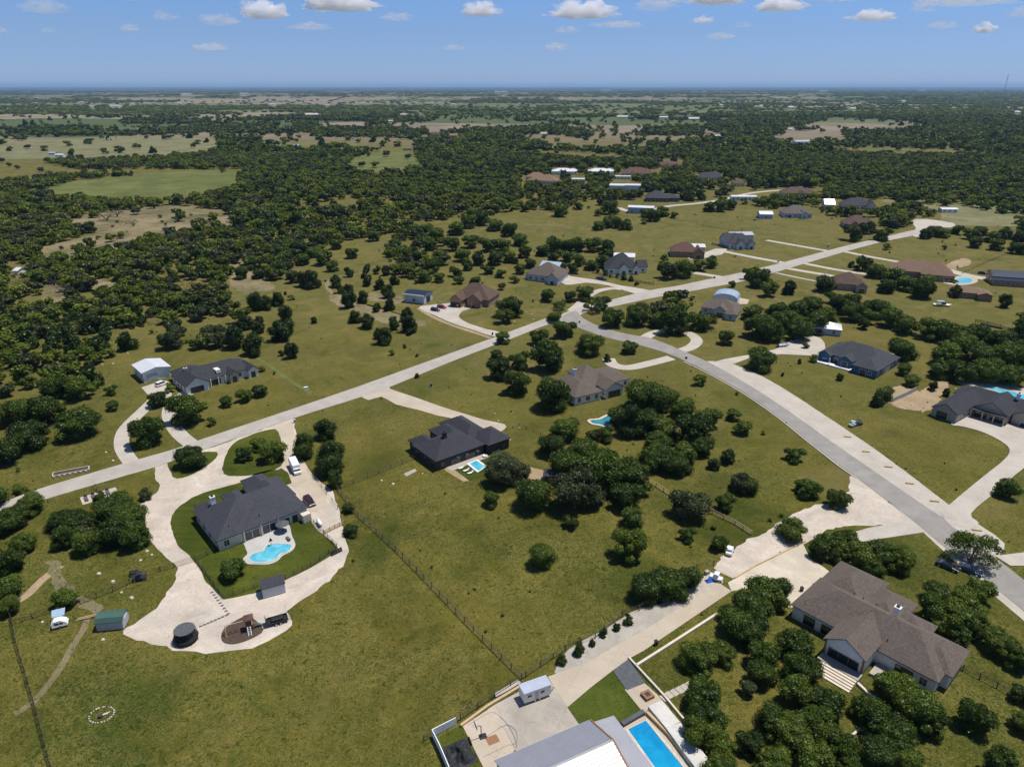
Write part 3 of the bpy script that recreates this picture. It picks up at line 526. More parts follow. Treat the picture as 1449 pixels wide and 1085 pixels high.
H('grey metal roofed garage attached behind the pale blue house',(1034,334),5,[(0,17,0,9,'gx',.25)],'m_grey','bluegrey',4.0,'garage','garage',ws=6)
H('taupe roofed house with dark blue porch gable in front of the arched metal shed',(990,436),-26,[(0,17,2,15,'hip',.55),(6,13,-1,9,'gy',.7),(12,18,-4,9,'hip',.55)],'r_taupe','bluegrey',3.0,extra=[('s',9.5,-.56,0,3,2.2)])
H('arched pale metal shed behind the taupe roofed house',(1008,422),-24,[(0,12,0,9,'arch',.38)],'m_blue','white',3.4,'shed','shed',ws=9)
H('small outbuilding with white ribbed metal roof in the trees above the blue house',(1150,463),-20,[(0,12,0,9,'hip',.4)],'m_white','bluegrey',3.0,'outbuilding','outbuilding',ws=4)
H('brown roofed house with a white chimney at the right of the two narrow drives',(1178,402),-18,[(0,16,0,13,'hip',.5),(11,17,-3,7,'gy',.5)],'r_brown','taupe',3.0,chim=[(9,4,4.4,1.5,'white')],extra=[('s',14,-2.56,0,3,2.2)])
H('long tan roofed ranch house beside the round backyard pool',(1260,383),-22,[(0,26,0,13,'hip',.5),(15,32,-4,12,'hip',.55)],'r_tan','brick',3.0,chim=[(22,8,6,1.2,'brick')],extra=[('s',29,-3.56,0,4,2.3)])
H('smaller tan roofed house in front of the round backyard pool',(1346,412),-22,[(0,16,-2,8,'hip',.35),(11,18,-4.5,4,'gy',.34)],'r_tan','brick',2.6,extra=[('s',14.5,-2.56,0,4,2.2)])
H('long dark metal roofed brown barn with porch at the right edge',(1404,392),-18,[(0,28,0,11,'gx',.35),(0,28,-3.5,1,'shed',.2,2.6)],'m_dark','brick',3.8,'barn','barn',ws=4)
H('grey hip roofed house with white chimney stack near the top of the street',(1109,303),-6,[(0,23,0,15,'hip',.5),(13,19,-3,6,'gy',.5)],'r_grey','bluegrey',3.0,chim=[(15,3,5,2,'white')],extra=[('s',5,.44,0,3,2.2,'trim')])
H('small light blue shed with white roof left of the grey hip roofed house',(1075,304),-6,[(0,11,0,10,'gx',.3)],'m_white','palblue',3.2,'shed','shed',ws=6)
H('brown hip roofed house beside the round bushes below the wooded edge',(1195,318),-12,[(0,20,0,15,'hip',.5)],'r_brown','brick',2.9,extra=[('s',6,.44,0,4,2.2)])
H('slate roofed house with a white arched gable at the edge of the woods',(1192,291),-10,[(0,26,0,14,'hip',.5),(19,27,-3,7,'gy',.8)],'r_slate','cream',3.2)
H('brown roofed house half hidden in trees above the grey hip roofed house',(1109,274),-4,[(0,29,0,16,'hip',.4)],'r_brown','cream',3.0)
H('light grey shop with white roof edge on the small lane',(888,294),-14,[(0,22,0,11,'gx',.1)],'m_white','palblue',4.6,'workshop','workshop',ws=6)
H('navy hip roofed house behind the light grey shop',(913,281),-8,[(0,22,0,15,'hip',.5),(14,32,3,12,'hip',.4)],'r_slate','dark',3.0)
H('modern house with flat white roofs and grey glass walls among the trees',(862,263),-10,[(0,20,0,14,'gx',.04),(16,32,-2,10,'gx',.04,6)],'m_white','steel',5.2,ws=4)
H('red brown hip roofed house right of the flat white roofed house',(880,246),-6,[(0,34,0,18,'hip',.45)],'r_rust','cream',3.0)
H('brown tile roofed house with pale upper storey in the trees',(745,256),-12,[(0,34,0,18,'hip',.4),(-4,18,12,26,'hip',.4,5.5)],'r_tan','cream',3.2)
H('white roofed house left of a twin white roofed house in the trees',(780,243),-6,[(0,28,0,16,'hip',.3)],'m_white','white',3.4)
H('white roofed house right of its twin, above the flat white roofed house',(832,243),-6,[(0,28,0,16,'hip',.3)],'m_white','white',3.4)
H('white carport roof below the twin white roofed houses',(808,254),-6,[(0,17,0,9,'gx',.1)],'m_white','white',3.0,'carport','carport')
H('low white canopy beside the red brown hip roofed house',(868,250),-6,[(0,20,0,7,'gx',.1)],'m_white','white',3.0,'canopy','canopy')
H('dark blue roofed house with a pale two-storey block behind it',(989,252),-6,[(0,28,0,14,'hip',.5),(14,26,8,18,'hip',.4,6)],'r_slate','bluegrey',3.0)
H('rusty brown roofed house on the far side of the woods',(935,234),-4,[(0,24,0,14,'hip',.4)],'r_rust','cream',3.0)
H('small brown roofed cottage in the woods right of the dark blue roofed house',(1037,260),-4,[(0,13,0,10,'hip',.4)],'r_brown','cream',3.0,'cottage','cottage')
H('long white low building on the far lane behind the hedge',(1035,279),-2,[(0,24,0,7,'gx',.2)],'m_white','white',3.0,'building','building')
H('small white house with yellow cream walls half hidden by trees',(1167,290),-8,[(0,9,0,10,'gx',.5)],'m_white','cream',4.0,'house')
H('white roofed outbuilding standing in the cleared field right of the woods',(1333,297),-2,[(0,14,0,7,'gx',.2)],'m_white','white',2.4,'outbuilding','outbuilding')
H('grey shingled garden hut with a white porch at the oak grove',(0,0),-40,[(0,4,0,3.6,'gx',.4)],'r_grey','white',2.4,'hut','garden_hut',wins=False,org=(tuple(at(954,582,2.4)[:2])+(0,)),extra=[('d',2,.43,0,1,2)],vents=0)
H('small dark roofed shed hidden between the tall oaks and the lap pool yard',(0,0),-10,[(0,5,0,4,'gx',.5)],'r_slate','dark',2.4,'shed','shed',wins=False,org=(tuple(at(768,674,2.2)[:2])+(0,)),extra=[('d',2,.43,0,1,2)],vents=0)
# far buildings, a few pixels each
far=[(155,151,14,'m_white','white','long white barn roof far left beyond the fields','barn'),(185,148,5,'m_white','white','tiny white shed just right of the far left long barn','shed'),(112,146,6,'m_grey','grey','small grey barn left of the far left long barn','barn'),(126,152,7,'m_white','bluegrey','pale shed below the small grey far left barn','shed'),(432,164,18,'m_white','rust','red walled barn with white roof in the far middle left','barn'),(381,149,8,'m_white','white','white shed left of the red walled barn','shed'),(250,147,6,'m_white','white','tiny white shed between the two left barns','shed'),(460,150,6,'m_white','white','white speck of a house above the red walled barn','house'),(548,173,8,'m_white','white','small white tower-like building in front of the far tan field','building'),(566,164,9,'m_white','white','white shed above the far tan field','shed'),(638,149,7,'m_white','white','white far house left of the image centre','house'),(398,180,14,'r_charcoal','bluegrey','dark gable roofed barn below the red walled barn','barn'),(255,134,16,'m_white','white','long pale warehouse under the horizon on the left','warehouse'),(340,133,10,'m_white','white','pale warehouse right of the long one under the horizon','warehouse'),(873,167,15,'m_white','white','two-storey white barn in the far centre','barn'),(933,168,12,'m_white','bluegrey','pale shed right of the two-storey white barn','shed'),(955,167,12,'r_rust','cream','red brown roofed house in the far centre','house'),(975,170,16,'m_white','cream','cream building right of the red brown roofed far house','building'),(1020,171,9,'r_rust','cream','small brown house right of the cream far building','house'),(765,191,9,'m_white','white','white shed on the far pasture','shed'),(1126,204,24,'m_blue','white','big blue and white barn in the right far woods','barn'),(1096,197,8,'r_tan','cream','tan house left of the big blue and white barn','house'),(1000,190,8,'r_tan','cream','tan roofed house in the woods below the far village','house'),(1012,194,7,'m_white','white','white shed beside the tan roofed house in the woods','shed'),(1116,184,5,'m_white','white','white speck of a house above the blue and white barn','house'),(1018,150,5,'m_white','white','white far house between the woods bands','house'),(1075,151,5,'m_white','white','white far shed at right of centre','shed'),(1116,153,8,'m_white','white','white far shed in the right woods band','shed'),(1203,155,8,'m_white','white','long white far shed at right','shed'),(1436,160,9,'m_white','white','white far barn at the right edge','barn'),(1276,144,6,'m_white','white','white speck under the right horizon','building'),(1340,206,3,'m_white','white','tiny white hut on the right wooded hill','hut'),(68,219,10,'m_blue','palblue','pale blue roofed farmhouse among trees in the left field','farmhouse'),(77,222,14,'m_white','white','white roofed barn beside the pale blue farmhouse','barn'),(122,226,9,'r_brown','white','white farm shed right of the pale blue farmhouse','shed'),(18,389,9,'m_white','white','small white trailer in the left woods','trailer'),(597,196,9,'r_brown','cream','brown house in the far woods under the tan field','house'),(608,191,14,'r_brown','cream','wider brown house right of the brown house in the far woods','house'),(637,194,10,'r_tan','cream','tan house at the right of the wider brown far house','house'),(570,213,13,'r_tan','tan_w','sand coloured building at the edge of the small green field','building'),(415,208,8,'m_grey','grey','grey shed in trees left of the small green field','shed'),(700,130,18,'m_white','white','pale hazy building row on the horizon centre','building'),(850,128,14,'m_white','white','second pale hazy building row on the horizon, right of centre','building'),(1160,129,12,'m_white','white','white hazy building on the right horizon','building'),(1300,128,10,'m_white','white','pale hazy building on the far right horizon','building')]
M['rust']=plain('paint_rust',(.28,.09,.05)); M['tan_w']=plain('paint_sand',(.55,.40,.27))
for i,(x,y,w,r,wl,lb,ct) in enumerate(far):
    P=at(x,y,0); W=w*depth(P)/F; hh=min(4,max(2.4,W*.2)); D=min(max(8,W*.5),20)
    if ct in('tower',): hh=9
    H(lb,(x,y),R.uniform(-12,12),[(0,W,0,D,'gx' if r[0]=='m' else 'hip',.3)],r,wl,hh,ct,ct.replace(' ','_'),tiny=True,org=(P.x,P.y,0),wins=W<40)
# unnamed far specks: countable but alike
rr=random.Random(3); n=0
pal=[('m_white','white'),('m_white','white'),('r_brown','cream'),('m_grey','bluegrey'),('r_tan','cream')]
for i in range(120):
    x=rr.uniform(0,1449); y=rr.uniform(125.5,160) if rr.random()<.8 else rr.uniform(160,200)
    P=at(x,y,0); W=rr.uniform(2,4)*depth(P)/F; W=min(W,40); a,b=rr.choice(pal)
    H('tiny pale farm building lost in the far countryside',(x,y),rr.uniform(-20,20),[(0,W,0,min(20,W*.6),'gx',.3)],a,b,3.2,'building','farm_building',tiny=True,org=(P.x,P.y,0),wins=False,group='tiny farm buildings scattered to the horizon'); BOX.pop()
# big metal building at the bottom edge
O=at(699.4,1075,5); a=math.radians(26.2); t=empty('metal_building',(O.x,O.y,0),a,'big ribbed metal building with lean-to at the bottom edge beside the deep blue pool','metal building')
M['m_lav']=ribbed('lavender_metal_roof',(.30,.30,.335),math.pi/2,1.8); M['m_w2']=ribbed('bright_metal_roof',(.43,.425,.42),math.pi/2,1.8); M['m_l2']=ribbed('leanto_metal_roof',(.40,.395,.43),0,2.0)
def slab(name,q,m,th=.12): 
    b=MB(); b.add([*q,*[(x,y,z-th) for x,y,z in q]],[(0,1,2,3),(7,6,5,4),(0,4,5,1),(1,5,6,2),(2,6,7,3),(3,7,4,0)]); return b.obj(name,m,t)
r1=slab('roof_slope',[(0,-6.6,7.3),(17,-6.6,7.3),(17,0,5),(0,0,5)],M['m_lav']); r1['label']='grey roof slope facing the driveway'
r2=slab('roof_slope',[(0,-13.6,5),(17,-13.6,5),(17,-6.62,7.3),(0,-6.62,7.3)],M['m_w2']); r2['label']='bright white roof slope facing the camera'
MB().box(0,17,-6.75,-6.45,7.28,7.38).obj('ridge_cap',M['m_w2'],t)
slab('rake_trim',[(17.02,-6.6,7.42),(17.25,-6.6,7.42),(17.25,0,5.12),(17.02,0,5.12)],M['wood'],.3); slab('rake_trim',[(17.02,-13.6,5.12),(17.25,-13.6,5.12),(17.25,-6.62,7.42),(17.02,-6.62,7.42)],M['wood'],.3)
slab('lean_to_roof',[(17.3,-13.3,4.3),(21.8,-13.3,3.7),(21.8,-.1,3.7),(17.3,-.1,4.3)],M['m_l2'])
MB().add([(.3,-13.2,0),(16.7,-13.2,0),(16.7,-.3,0),(.3,-.3,0),(.3,-13.2,4.9),(16.7,-13.2,4.9),(16.7,-.3,4.85),(.3,-.3,4.85),(.3,-6.6,7.1),(16.7,-6.6,7.1)],[(0,1,5,4),(1,2,6,9,5),(2,3,7,6),(3,0,4,8,7),(4,5,9,8),(6,7,8,9)]).obj('wall',M['cream'],t)
for y in(-12.8,-6.5,-.6): MB().box(21.3,21.55,y-.12,y+.12,0,3.6).obj('post',M['wood'],t,)
for x in(4,11): gdoor(t,x,-.26,math.pi,3.6,3.2,'siding')
# ------------------------------------------------------------------ pools
def pool(label,px,m,deckpx=None,deckm='concrete',k=4,name='swimming_pool',z=.14,cop=.35):
    P=[tuple(at(x,y,z)[:2]) for x,y in px]; 
    if k>1: P=smooth_poly(P,k)
    c=Vector((sum(p[0] for p in P)/len(P),sum(p[1] for p in P)/len(P),0)); t=empty(name,c,0,label,'swimming pool')
    L=[(p[0]-c.x,p[1]-c.y) for p in P]; n=len(L)
    ar=sum(L[i][0]*L[(i+1)%n][1]-L[(i+1)%n][0]*L[i][1] for i in range(n)); 
    if ar<0: L.reverse()
    out=[]
    for i in range(n):
        a,b=Vector(L[i-1]),Vector(L[(i+1)%n]); d=(b-a).normalized(); out.append((L[i][0]+d.y*cop,L[i][1]-d.x*cop))
    obj('water',mesh('water',[(x,y,z) for x,y in L],[tuple(range(n))],m),t)
    v=[(x,y,z+.06) for x,y in L]+[(x,y,z+.06) for x,y in out]+[(x,y,z-.04) for x,y in L]+[(x,y,0) for x,y in out]
    obj('coping',mesh('coping',v,[(i,(i+1)%n,n+(i+1)%n,n+i) for i in range(n)]+[(i,2*n+i,2*n+(i+1)%n,(i+1)%n) for i in range(n)]+[(n+i,n+(i+1)%n,3*n+(i+1)%n,3*n+i) for i in range(n)],M['trim' if deckm=='trim' else 'stonew']),t)
    if deckpx:
        D=[tuple((at(x,y,.1)-c)[:2]) for x,y in deckpx]; D=smooth_poly(D,4)
        obj('deck',mesh('deck',[(x,y,z-.03) for x,y in D],[tuple(range(len(D)))],M[deckm if deckm!='trim' else 'concrete']),t)
    return t
M['creamp']=M['creamc']; M['patio']=paving('patio_concrete',(.44,.42,.40),(.50,.48,.45),38,.3,.3)
p_=pool('kidney-shaped bright blue pool in a pale patio behind the large slate roofed house',[(353,790),(356,785),(366,781),(373,779),(377,773),(382,770),(390,769),(411,770.5),(410,777),(404,781),(396,783),(392,789),(382,793),(373,795),(360,795)],M['water'],[(345,760),(347,774),(350,783),(344,790),(349,797),(362,798),(380,798),(393,793),(400,786),(413,779),(418,770),(413,757),(410,744),(403,738),(375,750)],'patio')
q=at(384,772); o=MB().tube((0,0,0),(0,0,2.2),.05).add([(0,0,2.2),(.5,.1,1.3),(-.4,.4,1.3),(-.3,-.5,1.3)],[(0,1,2),(0,2,3),(0,3,1)]).obj('furled_umbrella',M['blackm'],None,(q.x,q.y,.11)); tag(o,'furled dark umbrella standing at the edge of the kidney-shaped pool','umbrella')
pool('small white rimmed rectangular pool on artificial turf behind the black house',[(664,656),(674,651.5),(686,659.5),(677,666.5)],M['water'],None,'trim',1,cop=.7)
pool('curved teal pool with pale stone edge beside the taupe roofed house under the oaks',[(835,595),(842,594),(850,593),(856,590),(862,588),(866,592),(864,600),(857,602),(847,600),(840,599)],M['water3'],None,'cream',cop=.9)
pool('long bright blue lap pool behind the dark roofed house at the right edge',[(1388,545.5),(1393,543.5),(1449,558.5),(1500,573),(1490,580),(1449,568)],M['water'],[(1352,539),(1370,534),(1395,537),(1449,549),(1510,565),(1500,590),(1449,575),(1380,552)],'concrete',1)
pool('deep blue rectangular pool beside the big metal building at the bottom edge',[(888.8,1031.6),(913.7,1019.1),(970,1089),(1010,1140),(980,1160)],M['water2'],None,'concrete',1,cop=.5)
C=at(1364,397); pool('round pool between the two tan roofed houses',[(1364+12.5*math.cos(i*math.pi/6),397+4*math.sin(i*math.pi/6)) for i in range(12)],M['water'],[(1364+26*math.cos(i*math.pi/6)-6,397+6.5*math.sin(i*math.pi/6)) for i in range(12)],'creamp')
# ------------------------------------------------------------------ fences
def fence(label,px,h=1.4,step=3.0,pw=.06,rails=(.5,1.0,1.35),pm='post',rm='wire',rr_=.02,name='fence',cat='fence',mesh_=False,smooth=False):
    P=[at(x,y) for x,y in px]; o0=P[0]; t=empty(name,o0,0,label,cat); rl=MB(); k=0
    pb=MB().box(-pw,pw,-pw,pw,0,h); pm_=mesh('post',pb.v,pb.f,M[pm]); tot=sum((P[i+1]-P[i]).length for i in range(len(P)-1)); step=max(step,tot/95)
    for i in range(len(P)-1):
        a,b=P[i]-o0,P[i+1]-o0; L=(b-a).length; n=max(1,round(L/step))
        for j in range(n+(i==len(P)-2)):
            q=a.lerp(b,j/n); obj('post',pm_,t,q,math.atan2((b-a).y,(b-a).x))
        for z in rails: rl.tube(a+Vector((0,0,z*h/1.4)),b+Vector((0,0,z*h/1.4)),rr_,n=4)
    rl.obj('rails',M[rm],t); return t
fence('long dark wire fence running diagonally across the central meadow to the court',[(455,663),(478,694),(507,731),(560,779),(600,820),(670,893),(738,960)],1.5,3.2,.07,(.4,.8,1.1,1.4),rr_=.035)
fence('dark wire fence from the shrubs to the corner of the black house',[(480,692),(520,677),(585,650)],1.4,4,.06,(.4,.9,1.35),rr_=.03)
fence('rusty wire fence along the top of the basketball court and young tree row',[(600,1049),(652,1018),(700,986),(765,944),(800,920),(842,903),(880,872),(904,864),(945,838),(985,805),(1010,800)],1.5,3.2,.07,(.4,.8,1.1,1.4),rr_=.03)
fence('brown wooden rail fence from the oaks down to the gravel yard',[(918,682),(950,703),(1008,727),(1040,742),(1063,757)],1.4,3,.1,(.4,.85,1.3),'tanwood','tanwood',.06,'rail_fence')
o=fence('dark wire boundary fence with tall weeds at the lower left edge',[(14,866),(22,908),(35,950),(48,995),(60,1040),(72,1085),(84,1130)],1.5,3,.08,(.3,.6,.9,1.2,1.45),rm='blackm',rr_=.03)
fence('dark metal fence from the left boundary across to the gravel yard',[(16,884),(75,866),(114,855),(160,837),(207,815),(247,803),(277,794)],1.4,3,.06,(.3,.7,1.05,1.4),'blackm','blackm',.035)
fence('black iron fence round the lawn with the kidney-shaped pool',[(309,778),(277,794),(297,820),(316,847),(360,833),(404,819),(440,802),(477,775),(458,755),(438,735)],1.3,2.4,.05,(.15,.5,.8,1.3),'blackm','blackm',.03,'iron_fence')
fence('wooden panel gate fence at the lower end of the concrete apron',[(459,756),(474,748),(487,742)],1.3,1.4,.07,(.3,.6,.9,1.2),'tanwood','tanwood',.07,'wood_fence')
fence('wire fence curving from the concrete apron to the round shrub',[(436,664),(455,690),(478,720),(500,728)],1.2,4,.05,(.6,1.1),rr_=.02)
fence('dark rail fence right of the sprawling taupe roofed house',[(1362,948),(1410,973),(1449,996),(1500,1030)],1.4,3,.08,(.4,.85,1.3),'blackm','blackm',.05,'rail_fence')
fence('dark wire fence beside the long grass field at upper right',[(1361,388),(1395,372),(1425,360),(1449,352)],1.4,5,.08,(.5,1.2),rr_=.06)
fence('dark garden fence along the driveway of the charcoal hip roofed house',[(838,387),(860,392),(900,399),(925,404)],1.4,3,.08,(.3,.6,.9,1.3),'blackm','blackm',.08,'garden_fence')
fence('wire fence behind the black house up to the driveway end',[(716,610),(735,603),(765,616),(800,632)],1.2,3.5,.06,(.6,1.1),rr_=.03)
fence('green mesh fence between the rust brown house and the pale blue house',[(1007,346),(1030,352)],1.5,4,.06,(.2,.5,.8,1.1,1.4),'m_green','m_green',.12)
fence('dark wire fence along the far edge of the big right pasture',[(985,319),(1050,330),(1110,337)],1.3,6,.06,(.6,1.2),rr_=.04)
fence('dark rail fence along the grove at middle right',[(1380,455),(1415,463),(1449,476)],1.4,5,.09,(.3,.7,1.1),'blackm','blackm',.1,'rail_fence')
fence('grey wooden fence by the two juniper bushes at the dirt patch',[(1262,569),(1282,560),(1296,553)],1.5,2,.08,(.2,.5,.8,1.1,1.4),'grey','grey',.1,'wood_fence')
fence('white vinyl fence round the netting heap at the bottom edge',[(645,1025),(612,1042),(622,1062),(636,1095)],1.6,2.2,.07,(.2,.5,.8,1.1,1.4),'trim','trim',.1,'vinyl_fence')
M['terr']=plain('pale_render',(.56,.54,.50),.8,.12,.6)
def wall_line(label,px,w,h,m,name='garden_wall',cat='wall'):
    P=[at(x,y) for x,y in px]; o0=P[0]; b=MB()
    for i in range(len(P)-1):
        a,c=P[i]-o0,P[i+1]-o0; d=(c-a).normalized(); n=Vector((-d.y,d.x,0))*w/2
        b.prism([tuple((a-n)[:2]),tuple((c-n)[:2]),tuple((c+n)[:2]),tuple((a+n)[:2])],0,h)
    o=b.obj(name,M[m],None,o0,bevel=.03); return tag(o,label,cat)
wall_line('low pale wall along the grass strip right of the long cream driveway',[(900,943),(955,908),(1014,870)],.5,.5,'cream')
wall_line('long thin white kerb wall from the dark paving down to the oak grove',[(889,931),(940,986),(985,1040),(1015,1085),(1030,1110)],.35,.5,'cream','kerb_wall')
wall_line('timber retaining wall at the head of the basketball court',[(652,1028),(690,1000),(735,973)],.45,.5,'tanwood','retaining_wall')
wall_line('limestone block row beneath the rusty fence',[(700,985),(715,977),(735,965)],.9,.35,'greyslab','block_row')
wall_line('dark low wall at the head of the deep blue pool',[(880,1027),(911,1009)],.8,.7,'slate','pool_wall')
wall_line('timber edging between the deep blue pool and the white terrace',[(915,1010),(945,1040),(975,1078),(985,1095)],.5,.7,'tanwood','pool_edging')
wall_line('white raised terrace slab with grey side beside the deep blue pool',[(926,1001),(952,1032),(980,1070),(1003,1100)],2.9,1.1,'terr','terrace_slab','terrace')
wall_line('pale kerb wall zigzagging under the grove by the porch steps',[(1213,968),(1228,982),(1248,996)],.5,.5,'cream','kerb_wall')
wall_line('white kerb run in the lowest part of the oak grove',[(1180,1040),(1195,1050),(1213,1035),(1235,1018)],.4,.4,'cream','kerb_wall')
wall_line('straight retaining kerb of the gravel yard under the diagonal of the driveway court',[(1040,818),(1070,800),(1140,766)],.35,.3,'tanwood','kerb_wall')
wall_line('long dark log lying at the front of the middle right grove',[(1388,459),(1400,462),(1418,466)],.8,.8,'dark','log','log')
# ------------------------------------------------------------------ vehicles
def wheels(t,xs,w,r,z=None):
    for x in xs:
        for s in(-1,1):
            o=MB().tube((0,-.11,0),(0,.11,0),r,n=16).obj('wheel',M['rubber'],t,(x,s*(w/2-.1),r)); MB().tube((0,-.125,0),(0,.125,0),r*.6,n=10).obj('rim',M['chrome'],o)
def car(label,px,ang,col,kind='car',L=4.7,Wd=1.9,cat=None,group=None):
    p=at(*px); t=empty({'pickup':'pickup_truck','suv':'parked_car','car':'parked_car'}[kind],p,math.radians(ang),label,cat or ('pickup truck' if kind=='pickup' else 'car'),group)
    m=paint('car_paint',col); h=L/2; w=Wd/2
    low=[(-h,.35),(-h+.05,.95),(-h*.55,1.02),(h*.35,1.0),(h*.9,.82),(h,.6),(h,.32)]
    MB().side(low,-w,w,.12,.7).obj('body',m,t,bevel=.08)
    if kind=='pickup': cab=[(-h*.12,1.0),(-h*.05,1.72),(h*.28,1.72),(h*.48,1.0)]
    elif kind=='suv': cab=[(-h*.93,1.0),(-h*.82,1.62),(h*.22,1.64),(h*.5,1.0)]
    else: cab=[(-h*.72,1.0),(-h*.42,1.42),(h*.15,1.42),(h*.48,1.0)]
    MB().side(cab,-w+.1,w-.1,.17,1.2).obj('windows',M['glass'],t,bevel=.03)
    top=cab[1][1]; MB().box(cab[1][0]-.06,cab[2][0]+.05,-w+.2,w-.2,top-.04,top+.05).obj('roof_panel',m,t,bevel=.03)
    if kind=='pickup': MB().box(-h+.15,-h*.16,-w+.2,w-.2,1.0,1.03).obj('truck_bed',M['rubber'],t)
    wheels(t,(-h*.62,h*.64),Wd,.36)
    for s in(-1,1):
        MB().box(h-.12,h+.01,s*w*.72-.16,s*w*.72+.16,.62,.76).obj('headlight',M['lamp'],t); MB().box(-h-.01,-h+.08,s*w*.78-.12,s*w*.78+.12,.72,.92).obj('tail_light',M['red'],t)
    return t
car('dark maroon hatchback parked on the concrete apron beside the slate roofed house',(438,712),-52,(.045,.008,.014),'suv',4.7)
car('dark blue car parked on the drive between the grey shop and the red car',(616,440),-30,(.02,.03,.06),'suv',4.8)
car('bright red car parked outside the brown roofed stone house',(625,436),-30,(.28,.015,.02),'suv',4.8)
car('white car parked in front of the white workshop at left',(229,545),60,(.75,.75,.75),'suv',4.6)
car('black pickup truck parked beside the taupe roofed house with the blue shed',(812,388),-22,(.02,.02,.025),'pickup',5.6)
car('long black van parked along the garden fence driveway',(851,396),-22,(.015,.018,.025),'suv',6.2,2.1,'van')
car('blue and white pickup truck parked left of the blue clad house',(1125,483),40,(.10,.16,.30),'pickup',5.6)
car('dark blue sedan parked on the road edge under the open-crowned tree',(1372,809),-46,(.03,.04,.08),'car',4.9)
car('black sedan half hidden by leaves left of the dark blue sedan',(1340,803),-46,(.015,.02,.03),'car',4.7)
car('dark car parked at the long dark metal roofed barn',(1390,388),-20,(.03,.035,.05),'suv',4.7)
car('white car just visible on the drive beside the tan roofed ranch house',(1327,386),-20,(.6,.6,.6),'car',4.6)
# white van
p=at(418,665); t=empty('camper_van',p,math.radians(-62),'long white camper van parked on the concrete drive with its cab facing the camera','van')
m=paint('van_paint',(.80,.80,.79))
MB().side([(-3.4,.4),(-3.4,2.75),(2.0,2.8),(2.2,2.5),(2.2,.4)],-1.1,1.1,.08,2.4).obj('body',m,t,bevel=.12)
MB().side([(2.2,.4),(2.2,1.95),(2.45,1.9),(3.0,1.2),(3.45,1.0),(3.5,.4)],-1.0,1.0,.12,1.3).obj('cab',m,t,bevel=.06)
MB().add([(2.22,-.92,1.92),(2.22,.92,1.92),(3.0,.92,1.24),(3.0,-.92,1.24)],[(0,3,2,1)]).obj('windscreen',M['glass'],t,(.04,0,.05))
for s in(-1,1):
    MB().box(-2.0,-.6,s*1.09-.02,s*1.09+.02,1.5,2.1).obj('side_window',M['glass'],t); MB().box(3.42,3.52,s*.75-.14,s*.75+.14,.75,.95).obj('headlight',M['lamp'],t)
wheels(t,(-2.1,2.4),2.1,.38); MB().box(-.8,.2,-.3,.3,2.78,2.95).obj('roof_vent',M['trim'],t,bevel=.04)
# white trailer
p=at(757,985); t=empty('cargo_trailer',p,math.radians(24),'white enclosed trailer with blue-white roof parked on the weathered slab by the rusty fence','trailer')
MB().box(-2.6,2.6,-1.15,1.15,.55,2.75).obj('body',M['white'],t,bevel=.05); MB().box(-2.68,2.68,-1.22,1.22,2.75,2.85).obj('roof',M['m_pale'],t)
for x in(-1.6,.9): o=MB().box(-.45,.45,-.03,.02,-.3,.3).obj('window',M['trim'],t,(x,-1.16,1.9)); MB().box(-.38,.38,-.05,-.03,-.24,.24).obj('pane',M['glass'],o)
MB().box(-.35,.35,-1.19,-1.15,.65,2.4).obj('door',M['siding'],t,(-.2,0,0)); wheels(t,(-.5,.4),2.2,.33); MB().tube((2.6,.6,.5),(3.8,0,.5),.05).tube((2.6,-.6,.5),(3.8,0,.5),.05).obj('tow_bar',M['blackm'],t)
# utility trailer
def util(label,px,ang,L,Wd,mat='blackm',load=None):
    p=at(*px); t=empty('utility_trailer',p,math.radians(ang),label,'trailer')
    b=MB().box(-L/2,L/2,-Wd/2,Wd/2,.55,.62)
    for s in(-1,1): b.box(-L/2,L/2,s*Wd/2-.04,s*Wd/2+.04,.62,1.0)
    b.box(L/2-.05,L/2,-Wd/2,Wd/2,.62,1.0).obj('bed',M[mat],t); MB().add([(-L/2,-Wd/2,.6),(-L/2,Wd/2,.6),(-L/2-.25,Wd/2,1.7),(-L/2-.25,-Wd/2,1.7)],[(0,1,2,3)]).box(-L/2-.3,-L/2-.2,-Wd/2,Wd/2,1.6,1.7).obj('ramp_gate',M['blackm'],t)
    wheels(t,(-.4,.5),Wd+.4,.33); MB().tube((L/2,.5,.5),(L/2+1.2,0,.5),.05).tube((L/2,-.5,.5),(L/2+1.2,0,.5),.05).obj('tow_bar',M['blackm'],t)
    if load:
        o=MB().box(-L*.3,L*.3,-Wd*.3,Wd*.3,.62,1.15).obj('trailer_load',M[load],t,bevel=.08)
    return t
util('black utility trailer with raised ramp gate parked beside the playground mulch',(393,880),25,4.0,1.9,load='blackm')
util('grey flat trailer parked by the blue and white pickup truck',(1107,490),15,4.5,2.0,'steel')
